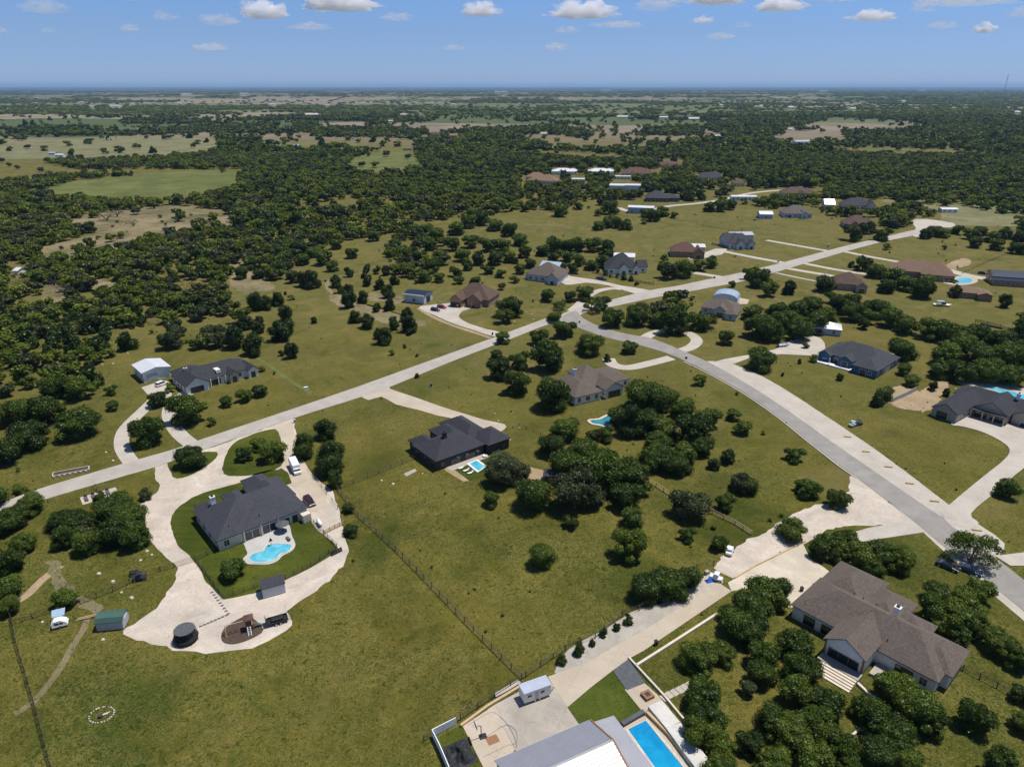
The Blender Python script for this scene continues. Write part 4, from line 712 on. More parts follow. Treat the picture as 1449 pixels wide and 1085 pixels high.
# sheds
def kitshed(label,px,ang,L,Wd,roof,wall,gamb=False,eave=2.3):
    p=at(*px); t=empty('garden_shed',p,math.radians(ang),label,'shed')
    if gamb: pr=[(-Wd/2,eave),(-Wd*.32,eave+.75),(0,eave+1.05),(Wd*.32,eave+.75),(Wd/2,eave)]
    else: pr=[(-Wd/2,eave),(0,eave+.95),(Wd/2,eave)]
    n=len(pr); b=MB(); k=1.06
    v=[(x,y*k,z+.06) for x in(-L/2-.15,L/2+.15) for y,z in pr]+[(x,y*k,z-.04) for x in(-L/2-.15,L/2+.15) for y,z in pr]
    b.add(v,[(j,n+j,n+j+1,j+1) for j in range(n-1)]+[(2*n+j,2*n+j+1,3*n+j+1,3*n+j) for j in range(n-1)]+[(j,j+1,2*n+j+1,2*n+j) for j in range(n-1)]+[(n+j,3*n+j,3*n+j+1,n+j+1) for j in range(n-1)]+[(0,2*n,3*n,n),(n-1,2*n-1,4*n-1,3*n-1)])
    b.obj('roof',M[roof],t)
    sc=[(-Wd/2,.15)]+pr+[(Wd/2,.15)]; m=len(sc)
    MB().add([(x,y,z-.02) for x in(-L/2,L/2) for y,z in sc],[tuple(range(m-1,-1,-1)),tuple(range(m,2*m))]+[(j,(j+1)%m,m+(j+1)%m,m+j) for j in range(m)]).obj('wall',M[wall],t)
    d=MB(); d.box(L/2+.01,L/2+.05,-.75,.75,.2,2.1); o=d.obj('door',M['trim'],t); MB().box(L/2+.05,L/2+.07,-.66,-.05,.3,2.0).box(L/2+.05,L/2+.07,.05,.66,.3,2.0).obj('door_panel',M[wall],o)
    MB().box(-L/2,L/2,-Wd/2,Wd/2,.02,.14).obj('floor_skid',M['post'],t); return t
kitshed('barrel-topped garden shed with green metal roof at the left end of the gravel yard',(161,884),8,5.0,3.2,'m_green','grey',True,2.0)
kitshed('grey sided garden shed with dark shingled roof on the gravel below the iron fence',(387,836),26,4.6,3.4,'r_slate','siding',False,2.4)
# playhouse camper with raised blue hatch
p=at(86,885); t=empty('teardrop_camper',p,math.radians(25),'small white rounded camper with a raised pale blue awning on the grass at lower left','camper')
MB().side([(-1.4,.35),(-1.5,1.1),(-.9,1.75),(.3,1.8),(1.2,1.3),(1.5,.7),(1.4,.35)],-.9,.9,.15,1.0).obj('body',M['white'],t,smooth=False,bevel=.12)
MB().box(-.8,-.1,-.94,-.9,.95,1.4).box(.05,.65,-.94,-.9,.95,1.35).obj('side_window',M['glass'],t)
MB().add([(-1.3,.9,1.75),(.9,.9,1.75),(1.0,2.6,2.3),(-1.4,2.6,2.3),(-1.3,.9,1.70),(.9,.9,1.70),(1.0,2.6,2.25),(-1.4,2.6,2.25)],[(0,1,2,3),(7,6,5,4),(0,4,5,1),(1,5,6,2),(2,6,7,3),(3,7,4,0)]).obj('awning',M['palblue'],t); wheels(t,(0,),1.9,.3)
for x in(-1.2,.8): MB().tube((x,2.5,0),(x,2.5,2.25),.03).obj('awning_pole',M['chrome'],t)
# trampoline
p=at(264,905); t=empty('trampoline',p,0,'round black trampoline with tall safety net on the gravel','trampoline')
MB().torus((0,0,.9),2.25,.09).obj('frame',M['blackm'],t); MB().tube((0,0,.86),(0,0,.9),2.1,n=32).obj('jumping_mat',M['rubber'],t)
b=MB()
for i in range(32):
    a,c=2*math.pi*i/32,2*math.pi*(i+1)/32
    b.add([(2.15*math.cos(a),2.15*math.sin(a),.05),(2.15*math.cos(c),2.15*math.sin(c),.05),(2.15*math.cos(c),2.15*math.sin(c),.86),(2.15*math.cos(a),2.15*math.sin(a),.86)],[(0,1,2,3)])
    a2=.0
nm,nn,np_=newmat('safety_net'); np_.inputs['Base Color'].default_value=(.015,.015,.02,1); np_.inputs['Alpha'].default_value=.22
b2=MB()
for i in range(32):
    a,c=2*math.pi*i/32,2*math.pi*(i+1)/32
    b2.add([(2.2*math.cos(a),2.2*math.sin(a),.95),(2.2*math.cos(c),2.2*math.sin(c),.95),(1.93*math.cos(c),1.93*math.sin(c),2.6),(1.93*math.cos(a),1.93*math.sin(a),2.6)],[(0,1,2,3)])
b.obj('skirt',M['rubber'],t); b2.obj('safety_net',nm,t); MB().torus((0,0,2.62),1.95,.05).obj('net_ring',M['blackm'],t)
MB().tube((0,0,2.60),(0,0,2.62),1.85,n=32).obj('net_cover',M['slate'],t)
for i in range(8): a=math.pi*i/4; MB().tube((2.35*math.cos(a),2.35*math.sin(a),0),(1.98*math.cos(a),1.98*math.sin(a),2.65),.04).obj('pole',M['blackm'],t)
# swing and play set
p=at(340,893); t=empty('swing_set',p,math.radians(24),'wooden swing and climbing set on a dark mulch bed','play set')
b=MB().tube((-2.6,0,2.3),(1.2,0,2.3),.08)
for s in(-1,1): b.tube((-2.6,s*.9,0),(-2.6,0,2.3),.07)
b.obj('swing_frame',M['tanwood'],t)
for x in(-1.8,-.8): o=MB().box(x-.22,x+.22,-.1,.1,.5,.54).obj('swing_seat',M['blackm'],t); MB().tube((x-.2,0,.52),(x-.2,0,2.3),.015).tube((x+.2,0,.52),(x+.2,0,2.3),.015).obj('chain',M['chrome'],o)
b=MB()
for x in(1.2,2.6):
    for y in(-.7,.7): b.tube((x,y,0),(x,y,2.9),.07)
b.box(1.15,2.65,-.75,.75,1.3,1.38).obj('tower',M['wood'],t); MB().add([(1.0,-.9,2.9),(2.8,-.9,2.9),(2.8,.9,2.9),(1.0,.9,2.9),(1.9,0,3.5)],[(0,1,4),(1,2,4),(2,3,4),(3,0,4),(0,3,2,1)]).obj('canopy',M['r_rust'],t)
b=MB().tube((1.4,-.8,1.35),(1.4,-2.2,0),.05).tube((2.0,-.8,1.35),(2.0,-2.2,0),.05)
for k in range(5): b.tube((1.4,-.95-.25*k,1.15-.235*k),(2.0,-.95-.25*k,1.15-.235*k),.035)
b.obj('ladder',M['trim'],t); MB().add([(2.7,-.3,1.35),(2.7,.3,1.35),(4.3,.3,.15),(4.3,-.3,.15)],[(0,1,2,3)]).box(2.7,2.75,-.35,.35,1.3,1.4).obj('slide',M['m_green'],t)
# stone fire ring
p=at(144,1011); t=empty('fire_ring',p,0,'ring of white stones with blackened stump in the lower left meadow','fire ring')
for i in range(26):
    a=2*math.pi*i/26+R.uniform(-.05,.05); s=R.uniform(.10,.19)
    if 12<i<14: continue
    me=MB().prism([(s*math.cos(k*1.05+i)*R.uniform(.8,1.1),s*math.sin(k*1.05+i)*R.uniform(.8,1.1)) for k in range(6)],0,s*.9).obj('stone',M['stonew'],t,(2.0*math.cos(a),1.7*math.sin(a),0),bevel=.03)
MB().tube((0,0,0),(.1,0,.5),.45,.35,10).obj('stump',M['dark'],t,(0,-.5,0)); MB().prism([(-.5,-.6),(.9,.2),(1.2,.8),(.2,.2)],.01,.10).obj('ash_heap',M['stonew'],t)
# basketball hoop
p=at(681,1043); t=empty('basketball_hoop',p,math.radians(-160),'basketball hoop with white backboard standing on the cream court','basketball hoop')
MB().tube((0,0,0),(0,0,2.6),.08).tube((0,0,2.6),(.9,0,3.0),.06).obj('pole',M['blackm'],t); MB().box(.9,.95,-.9,.9,2.7,3.75).obj('backboard',M['trim'],t); MB().torus((1.2,0,3.05),.23,.02,16).obj('rim',M['red'],t); MB().box(-.9,.3,-.5,.5,0,.3).obj('base',M['blackm'],t,bevel=.05)
def court_line(px,w=.06,closed=False):
    P=[at(x,y,.1) for x,y in px]; o=ribbon('court_marking',px,w,.105,M['slate'],4,False); return o
court_line([(662,1026),(692,1008),(706,1012),(720,1027),(729,1045),(731,1058)]); court_line([(684,1045),(702,1033),(712,1028),(729,1060)]); court_line([(684,1070),(706,1060),(722,1052)])
court_line([(706,1030),(718,1025),(729,1032),(732,1043),(729,1051),(722,1054)])
p=at(697,1046,.11); o=MB().box(-1.0,1.0,-.8,.8,0,.004).box(-.5,.5,-.4,.4,.006,.01).obj('court_emblem',M['wood'],None,p,.45); tag(o,kind='structure',label='faded square emblem painted on the court')
# tarp / netting heap
b=MB(); n=14
P0=at(650,1068); v=[];f=[]
for i in range(n+1):
    for j in range(n+1):
        x=(i/n-.5)*4.6; y=(j/n-.5)*5.2; e=max(0,1-(x/2.3)**2)*max(0,1-(y/2.6)**2); z=.04+1.3*e*abs(noise.noise(Vector((x*.9,y*.9,3))))*1.8+.15*e
        v.append((x+.3*noise.noise(Vector((x,y,9))),y,z))
for i in range(n):
    for j in range(n): a=i*(n+1)+j; f.append((a,a+n+1,a+n+2,a+1))
o=obj('netting_heap',mesh('netting_heap',v,f,plain('netting',(.02,.021,.024),.7,.5,3)),None,P0,.5); tag(o,'crumpled black netting heap inside the white vinyl fence','netting')
# garden boxes with blue loungers by the road (left)
p=at(124,706); t=empty('slab_court',p,math.radians(38),'pale slab with dark blue benches half hidden by trees beside the road','patio slab')
MB().box(-1.5,7,-2.5,2.0,0,.1).obj('slab',M['creamc'],t)
for k in range(4): o=MB().box(-.4,.4,-1.4,1.0,.3,.4).box(-.4,.4,.8,1.0,.4,.95).obj('bench',M['slate'],t,(-.3+1.7*k,0,.1)); MB().box(-.35,-.28,-1.3,-1.2,0,.3).box(.28,.35,-1.3,-1.2,0,.3).box(.28,.35,.8,.9,0,.3).box(-.35,-.28,.8,.9,0,.3).obj('bench_leg',M['blackm'],o)
# raised garden beds
p=at(101,668); t=empty('raised_bed',p,math.radians(25),'long raised vegetable bed with pale stone edges near the left road','raised bed')
MB().box(-4.5,4.5,-1.2,-1,0,.5).box(-4.5,4.5,1,1.2,0,.5).box(-4.5,-4.3,-1,1,0,.5).box(4.3,4.5,-1,1,0,.5).obj('edging',M['stonew'],t); MB().box(-4.3,4.3,-1,1,.02,.4).obj('soil',M['mulch'],t)
for k in range(7): MB().box(-.25,.25,-.2,.2,0,.5).obj('planter_block',M['stonew'],t,(-4+1.3*k,-1.6,0))
# loungers on the turf
for k,(x,y) in enumerate([(653,663),(660,666.5),(666,670)]):
    q=at(x,y,.05); t=empty('sun_lounger',q,math.radians(30),['pale cushioned lounger farthest from the lap pool by the black house wall','middle pale lounger of the three beside the lap pool','pale lounger nearest the lower corner of the turf'][k],'lounger','loungers beside the small lap pool')
    MB().box(-.9,.3,-.32,.32,.28,.38).obj('seat',M['white'],t); MB().add([(.3,-.32,.3),(.3,.32,.3),(.95,.32,.8),(.95,-.32,.8),(.3,-.32,.38),(.3,.32,.38),(.9,.32,.88),(.9,-.32,.88)],[(0,3,2,1),(4,5,6,7),(0,1,5,4),(1,2,6,5),(2,3,7,6),(3,0,4,7)]).obj('backrest',M['white'],t)
    for sx in(-.8,.6): MB().box(sx-.04,sx+.04,-.3,.3,0,.28).obj('leg',M['blackm'],t)
q=at(701,639,.05); t=empty('sofa',q,math.radians(38),'long white outdoor sofa on the turf by the black house','sofa'); MB().box(-1.5,1.5,-.4,.4,.15,.42).obj('seat',M['white'],t,bevel=.05); MB().box(-1.5,1.5,.28,.42,.42,.8).obj('backrest',M['trim'],t)
q=at(686,646,.05); t=empty('round_chair',q,0,'white round patio chair between the sofa and the lap pool','chair'); MB().torus((0,0,.4),.6,.18,20).obj('rim_cushion',M['white'],t); MB().tube((0,0,.05),(0,0,.4),.5,n=16).obj('seat',M['white'],t)
# patio furniture near kidney pool
q=at(401,751,.12); t=empty('patio_umbrella',q,0,'wide dark patio umbrella by the dark porch openings of the slate roofed house','umbrella'); MB().tube((0,0,0),(0,0,2.5),.04).obj('pole',M['blackm'],t)
b=MB(); b.add([(1.7*math.cos(k*math.pi/4),1.7*math.sin(k*math.pi/4),2.1) for k in range(8)]+[(0,0,2.7)],[(k,(k+1)%8,8) for k in range(8)]); b.obj('canopy',M['slate'],t)
q=at(408,763,.12); t=empty('sun_lounger',q,math.radians(-50),'dark lounger on the pale patio right of the kidney-shaped pool','lounger'); MB().box(-.9,.3,-.32,.32,.28,.38).obj('seat',M['slate'],t); MB().box(.3,.9,-.32,.32,.38,.5).obj('backrest',M['slate'],t); MB().box(-.8,-.7,-.3,.3,0,.28).box(.5,.6,-.3,.3,0,.28).obj('leg',M['blackm'],t)
q=at(452,742,.1); t=empty('propane_tank',q,math.radians(-58),'white capsule shaped propane tank beside the concrete apron','propane tank'); MB().tube((-1.2,0,.75),(1.2,0,.75),.45,n=16).tube((1.2,0,.75),(1.45,0,.75),.45,.22,16).tube((-1.45,0,.75),(-1.2,0,.75),.22,.45,16).obj('tank',M['trim'],t,smooth=True); MB().box(-.9,-.7,-.3,.3,0,.4).box(.7,.9,-.3,.3,0,.4).obj('saddle',M['greyslab'],t)
q=at(476,780,.03)
for k in range(5):
    P=at(470+3.2*k,786-1.6*k); t=empty('deck_chair',P,math.radians(30),['first','second','third','fourth','fifth'][k]+' small dark chair from the left in the row on the gravel bend','chair','row of dark chairs on the gravel bend')
    MB().box(-.25,.25,-.25,.25,.4,.45).obj('seat',M['blackm'],t); MB().box(-.25,.25,.2,.25,.45,.95).obj('backrest',M['blackm'],t)
    for sx in(-.22,.22): MB().box(sx-.02,sx+.02,-.23,.23,0,.4).obj('leg',M['blackm'],t)
# stepping stones: top of gravel yard
for k in range(9):
    P=at(300+5.2*k*.55,838+4.2*k*.9); o=MB().box(-.3,.3,-.2,.2,.02,.09).obj('stepping_stone',M['slate'],None,P,.5); tag(o,['first','second','third','fourth','fifth','sixth','seventh','eighth','ninth'][k]+' dark stepping stone from the iron fence corner towards the swing set','stepping stone','dark stepping stones across the gravel')
for k in range(8):
    P=at(284+5.2*k,886-2.2*k); o=MB().box(-.3,.3,-.2,.2,.02,.09).obj('stepping_stone',M['slate'],None,P,.5); tag(o,['first','second','third','fourth','fifth','sixth','seventh','eighth'][k]+' dark stepping stone counted from the trampoline towards the swing set','stepping stone','dark stepping stones between trampoline and swing set')
for k,(x,y) in enumerate([(940,987),(947,983),(954.5,979.5),(962,976),(969,972.5),(976,969)]):
    P=at(x,y); o=MB().box(-.55,.55,-.75,.75,0,.1).obj('paving_slab',M['concrete'],None,P,.6,bevel=.02); tag(o,['first','second','third','fourth','fifth','sixth'][k]+' pale square paving slab counted from the white terrace towards the grove','paving slab','row of square paving slabs')
# fire pit on terrace
q=at(916,985,.12); t=empty('fire_pit',q,.5,'square rusty brown fire pit table on the cream terrace','fire pit'); MB().box(-.9,.9,-.9,.9,0,.6).obj('body',M['wood'],t,bevel=.04); MB().box(-.45,.45,-.45,.45,.6,.62).obj('burner',M['dark'],t)
# bumpers along the right road
for k,(x,y) in enumerate([(1199,618),(1225,639),(1257,660.5),(1287,684),(1322,709),(1382,750)]):
    q=at(x,y,.07); t=empty('timber_block',q,math.radians(-12),['topmost tan timber block','second tan timber block from the top','third tan timber block from the top','fourth tan timber block from the top','tan timber block just above the concrete drive','tan timber block below the concrete drive'][k]+' lying on the pale road shoulder','timber block','tan timber blocks along the right road shoulder')
    MB().box(-1.05,1.05,-.35,.1,0,.35).obj('beam',M['tanwood'],t,bevel=.04); MB().box(-.95,.9,.12,.45,0,.28).obj('beam',M['tanwood'],t,(.15,0,0),.12,bevel=.04)
# mailboxes, bins
def mailbox(label,px,h=1.2,m='brick'):
    q=at(*px); t=empty('mailbox',q,.3,label,'mailbox'); MB().box(-.3,.3,-.3,.3,0,h).obj('pillar',M[m],t,bevel=.03); MB().box(-.14,.14,-.36,.1,h-.4,h-.15).obj('letter_box',M['blackm'],t); MB().box(-.36,.36,-.36,.36,h,h+.1).obj('cap',M['stonew'],t)
mailbox('dark mailbox pillar where the brown roofed house drive meets the road',(697,474),1.3,'dark'); mailbox('brick mailbox at the turn of the middle road junction',(820,457)); mailbox('mailbox beside the right road opposite the loop driveway',(971,508),1.2,'dark')
mailbox('dark mailbox at the rust brown house driveway',(1101,371),1.2,'dark'); mailbox('dark mailbox at the small cluster driveway above the arched shed',(1011,394),1.2,'dark'); mailbox('pale stone mailbox on the corner of the concrete drive at left of the long meadow',(417,598),1.1,'stone')
def bin_(label,px,c,m=None):
    q=at(*px); t=empty('wheelie_bin',q,R.uniform(0,3),label,'bin'); M.setdefault('bin'+c,plain('bin_'+c,dict(blue=(.03,.12,.35),black=(.03,.03,.035))[c],.5)); MB().box(-.28,.28,-.3,.3,.08,1.0).obj('body',M['bin'+c],t,bevel=.05); MB().box(-.31,.31,-.34,.34,1.0,1.07).obj('lid',M['blackm'],t)
bin_('black bin on the driveway court by the sprawling house, nearer the roof',(1151,832),'black'); bin_('black bin on the small gravel patch by the driveway court',(1134,836),'black'); bin_('small black bin standing by the cream driveway',(928,912),'black')
# little yard things by the oak at the cream drive
q=at(1003,822); t=empty('blue_tarp_heap',q,.4,'blue tarpaulin covered heap at the top end of the cream driveway','tarp'); M['tarp']=plain('tarp',(.03,.14,.50),.5,.3,3); MB().add([(-.9,-.6,0),(.9,-.7,0),(1,.6,0),(-.8,.7,0),(-.4,-.2,.9),(.4,.1,1.1)],[(0,1,5,4),(1,2,5),(2,3,4,5),(3,0,4),(0,3,2,1)]).obj('cover',M['tarp'],t)
def cart(label,px,ang,c=(.75,.75,.75)):
    q=at(*px); t=empty('utility_cart',q,math.radians(ang),label,'utility cart'); m=paint('cart_paint',c); MB().side([(-1.4,.4),(-1.4,.95),(-.3,.95),(.5,.8),(1.35,.85),(1.45,.4)],-.7,.7,.08,.8).obj('body',m,t,bevel=.06); MB().box(-.5,.6,-.7,.7,1.75,1.82).obj('roof',m,t,bevel=.03)
    for x in(-.45,.55):
        for y in(-.62,.62): MB().tube((x,y,.9),(x,y,1.76),.03).obj('roof_post',M['blackm'],t)
    wheels(t,(-.95,.95),1.5,.3)
cart('white utility cart parked beside the blue tarpaulin heap',(1013,820),-30); cart('white and grey utility cart at the left edge of the caliche yard',(1032,783),60)
cart('pale green utility cart on the grass above the road timber blocks',(1206,603),35,(.4,.55,.5)); cart('dark cart on the gravel yard drive by the black fence gate',(198,820),20,(.03,.03,.035)); cart('black lawn tractor parked on the grass right of the pale green cart',(1214,601),20,(.03,.03,.03))
cart('black tractor parked at the left of the small light blue shed',(1068,312),20,(.03,.035,.04)); cart('grey utility vehicle standing in the meadow left of the long lane hedge',(984,304),0,(.2,.22,.22))
# yellow digger
q=at(651,434); t=empty('mini_loader',q,math.radians(15),'yellow compact loader parked on the apron of the brown roofed stone house','loader'); m=paint('yellow_paint',(.75,.50,.03)); MB().side([(-1.8,.5),(-1.8,1.4),(-.9,1.5),(.2,1.2),(1.2,1.0),(1.4,.5)],-.8,.8).obj('body',m,t,bevel=.06); MB().box(-.9,.3,-.6,.6,1.5,2.1).obj('cab',M['glass'],t); MB().tube((.2,.85,1.3),(2.2,.85,.5),.1).tube((.2,-.85,1.3),(2.2,-.85,.5),.1).obj('arm',m,t); MB().side([(2.1,.1),(2.1,.8),(2.9,.15)],-1,1).obj('bucket',m,t); wheels(t,(-1.1,.8),2.0,.42)
# boat on trailer (white pontoon) at right
q=at(1333,433); t=empty('motor_boat',q,math.radians(-12),'white motor boat with blue canopy standing on a trailer in the right pasture','boat'); MB().add([(-4,-1.2,.9),(2.5,-1.3,.9),(4.2,0,1.2),(2.5,1.3,.9),(-4,1.2,.9),(-3.8,-.8,.3),(2,-.8,.3),(3.3,0,.5),(2,.8,.3),(-3.8,.8,.3)],[(0,1,2,3,4),(9,8,7,6,5),(0,5,6,1),(1,6,7,2),(2,7,8,3),(3,8,9,4),(4,9,5,0)]).obj('hull',M['white'],t); MB().box(-2.6,.6,-1.1,1.1,2.4,2.5).obj('canopy',M['palblue'],t); MB().box(-.2,1.3,-.9,.9,.9,1.9).obj('cabin',M['glass'],t)
for x in(-2.4,.4):
    for y in(-1,1): MB().tube((x,y,.9),(x,y,2.4),.04).obj('canopy_pole',M['chrome'],t)
wheels(t,(-1,0),2.2,.33)
# utility boxes, signs
def box_thing(name,label,cat,px,s,m,ang=0,parts=None):
    q=at(*px); t=empty(name,q,math.radians(ang),label,cat); MB().box(-s[0]/2,s[0]/2,-s[1]/2,s[1]/2,.1,s[2]).obj('cabinet',M[m],t,bevel=.03); MB().box(-s[0]/2-.1,s[0]/2+.1,-s[1]/2-.1,s[1]/2+.1,0,.1).obj('pad',M['concrete'],t)
box_thing('electrical_cabinet','green grey electrical cabinet on the verge near the middle junction','cabinet',(610,547),(.9,.7,1.2),'m_green',10)
box_thing('electrical_cabinet','pale electrical cabinet at the road end of the narrow mown strip','cabinet',(433,551),(1.4,.8,1.0),'white',20)
box_thing('electrical_cabinet','grey cabinet standing where the pale blue house drive meets the street','cabinet',(1172,350),(1.2,1,2.4),'siding',0)
box_thing('well_house','low pale tank box near the fence under the grey green oak','well house',(1000,812),(1.0,.8,.9),'greyslab',30)
box_thing('air_conditioner','grey air conditioner unit beside the left wall of the slate roofed house','air conditioner',(325,768),(1,1,1),'siding',40)
box_thing('deer_blind','brown box shaped lookout at the left end of the small roadside meadow','hut',(912,385),(1,1,1.4),'brick',10)
# gravel-road gate of green shed: timber ramp
o=MB().tube((0,0,.1),(3.6,.9,.6),.12,n=6).tube((0,.5,.1),(3.6,1.4,.6),.12,n=6).obj('timber_pole',M['tanwood'],None,at(108,878)); tag(o,'pair of tan timber poles lying from the path to the green roofed shed','timber poles')
# chimenea / grill
q=at(190,812); t=empty('picnic_table',q,.4,'black picnic table and stools on the grass by the left metal fence','picnic table'); MB().box(-.9,.9,-.45,.45,.7,.76).obj('table_top',M['blackm'],t); MB().box(-.9,.9,-.95,-.65,.4,.46).box(-.9,.9,.65,.95,.4,.46).obj('bench',M['blackm'],t); MB().box(-.7,-.6,-.8,.8,0,.4).box(.6,.7,-.8,.8,0,.4).box(-.7,-.6,-.1,.1,.4,.7).box(.6,.7,-.1,.1,.4,.7).obj('leg',M['blackm'],t)
# masts
def mast(label,px,top,w=1.2,n=26):
    q=at(*px); d=depth(q); Hh=(px[1]-top)*d/F*1.02; t=empty('radio_mast',q,0,label,'mast'); b=MB()
    for k in range(3):
        a=k*2.094; c,s=w*math.cos(a),w*math.sin(a); b.tube((c,s,0),(c,s,Hh),.28,n=4)
        for j in range(n):
            a2=a+2.094; b.tube((c,s,Hh*j/n),(w*math.cos(a2),w*math.sin(a2),Hh*(j+1)/n),.14,n=3)
    b.obj('lattice',M['chrome'],t); MB().tube((0,0,Hh),(0,0,Hh*1.03),.2,n=4).obj('antenna',M['chrome'],t)
mast('tall thin lattice radio mast against the right horizon',(1414,158),111); mast('slender lattice mast in the far countryside left of centre',(455,168),150,.9); mast('slender far mast right of centre near the horizon',(705+724-90,150),138,.9)
# limestone rocks strewn on the grass
rk=[(q[0],q[1]) for q in [(223,557),(150,640),(160,652),(258,545),(738,428),(745,442),(752,445),(728,455),(742,463),(735,470),(208,780),(215,785),(199,793),(160,823),(186,846),(140,812),(172,838),(146,905),(1360,555),(1352,550),(1330,560),(1345,562),(1340,570),(1290,573),(1275,577),(755,452),(140,770),(60,880),(240,900),(1010,745),(1100,745),(598,670),(556,685),(540,680),(700,585),(705,595),(708,618),(722,622),(735,605),(160,515),(145,516),(128,540),(105,545),(95,548),(181,500)]]
for k,(x,y) in enumerate(rk):
    q=at(x,y); s=R.uniform(.25,.5); b=MB(); n=7; v=[]
    for z,r_ in((0,1.0),(.5,.95),(.85,.55)): v+=[(s*r_*R.uniform(.75,1.15)*math.cos(j*6.28/n),s*r_*R.uniform(.75,1.15)*math.sin(j*6.28/n),z*s*.9) for j in range(n)]
    b.add(v,[(i*n+j,i*n+(j+1)%n,(i+1)*n+(j+1)%n,(i+1)*n+j) for i in range(2) for j in range(n)]+[tuple(2*n+j for j in range(n))])
    o=b.obj('rock',M['stonew'],None,q); tag(o,'small pale limestone rock strewn on the grass','rock','pale limestone rocks strewn on the grass')
# ------------------------------------------------------------------ trees
def crown(name,seed,m,lobes,cards,size,kind):
    g=np.random.RandomState(seed); r=random.Random(seed); C=[]
    for i in range(lobes):
        if kind=='cedar':
            z=-.62+1.35*i/lobes; q=(1-max(0,(z+.1)/1.1)**1.5)*.66*math.sqrt(r.random()); a=r.random()*6.28; rad=.34+.16*r.random()-.16*max(0,z)
            C.append((q*math.cos(a),q*math.sin(a),z,rad))
        elif kind=='open':
            a=r.random()*6.28; q=.35+.6*r.random(); C.append((q*math.cos(a),q*math.sin(a),r.uniform(-.3,.6),.16+.16*r.random()))
        else:
            a=i*2.4+r.random()*.8; q=.64*math.sqrt((i+.3)/lobes)*r.uniform(.8,1.2); z=(.5*(1-q*q*1.1)*r.uniform(.3,1.15) if i%3 else r.uniform(-.42,.0)); q=q if i%3 else max(q,.38); C.append((q*math.cos(a),q*math.sin(a),z,.22+.26*r.random()**1.5))
    C=np.array(C); w=C[:,3]**2; k=g.choice(len(C),cards,p=w/w.sum())
    d=g.normal(size=(cards,3)); d[:,2]=np.where(d[:,2]<-.55,-d[:,2],d[:,2]); d/=np.linalg.norm(d,axis=1)[:,None]
    zs=1.0 if kind=='cedar' else .80
    rr_=g.uniform(.62,1.08,cards)**.7*np.where(g.random(cards)<.13,g.uniform(1.0,1.28,cards),1); p=C[k,:3]+d*(C[k,3]*rr_)[:,None]*np.array([1,1,zs])
    nrm=d+g.normal(size=(cards,3))*.55; nrm/=np.linalg.norm(nrm,axis=1)[:,None]
    t=np.cross(nrm,g.normal(size=(cards,3))); t/=np.linalg.norm(t,axis=1)[:,None]; b=np.cross(nrm,t)
    s=size*g.uniform(.55,1.35,cards)[:,None]; e=g.uniform(.5,.9,cards)[:,None]*(.16 if 'dead' in name else 1)
    V=np.stack([p-t*s,p-b*s*e,p+t*s,p+b*s*e],1).reshape(-1,3)
    lt=g.random(len(C)); tint=np.clip(lt[k]*.55+g.random(cards)*.45,0,1)
    # cores so that one does not look through a whole clump
    bm_v=[];bm_f=[];ct=[]
    if kind!='open' and kind!='dead':
        for i,(x,y,z,rad) in enumerate(C):
            n0=len(bm_v); R2=rad*.74
            for a in range(3):
                for j in range(6):
                    th=(a+1)*math.pi/4; bm_v.append((x+R2*math.sin(th)*math.cos(j*1.047),y+R2*math.sin(th)*math.sin(j*1.047),z+R2*zs*math.cos(th)))
            bm_v+= [(x,y,z+R2*zs),(x,y,z-R2*zs)]
            for j in range(6):
                j2=(j+1)%6; bm_f+=[(n0+18,n0+j,n0+j2),(n0+12+j2,n0+12+j,n0+19)]
                for a in range(2): bm_f.append((n0+a*6+j,n0+a*6+6+j,n0+a*6+6+j2,n0+a*6+j2))
            ct+=[.12]*(24)  # core faces tinted dark: inner crown shade put into the leaf colour
    nV=len(V); faces=[(4*i,4*i+1,4*i+2,4*i+3) for i in range(cards)]+[tuple(a+nV for a in f) for f in bm_f]
    me=bpy.data.meshes.new(name); me.from_pydata(list(map(tuple,V))+bm_v,[],faces); me.update()
    at_=me.attributes.new('tint','FLOAT','FACE'); at_.data.foreach_set('value',np.concatenate([tint,np.array(ct if ct else [])])[:len(faces)].astype(np.float32))
    me.materials.append(m); return me
def trunk(seed,kind='oak'):
    r=random.Random(seed); b=MB()
    if kind=='cedar': b.tube((0,0,-1.0),(0,0,.3),.07,.03,7)
    else:
        b.tube((0,0,-1.0),(.03,0,-.45),.085,.065,7)
        for i in range(5 if kind!='dead' else 9):
            a=i*1.26+r.random(); e=(.5*math.cos(a),.5*math.sin(a),r.uniform(-.05,.25)); mdl=(.2*math.cos(a),.2*math.sin(a),-.25)
            b.tube((.03,0,-.5),mdl,.05,.035,5); b.tube(mdl,e,.035,.015,5)
            for j in range(3 if kind in('dead','open') else 1):
                a2=a+r.uniform(-.9,.9); b.tube(e,(e[0]+.35*math.cos(a2),e[1]+.35*math.sin(a2),e[2]+r.uniform(.0,.35)),.015,.005,4)
    return mesh('trunk',b.v,b.f,M['bark'] if kind!='dead' else M['twig'])
PRO={}
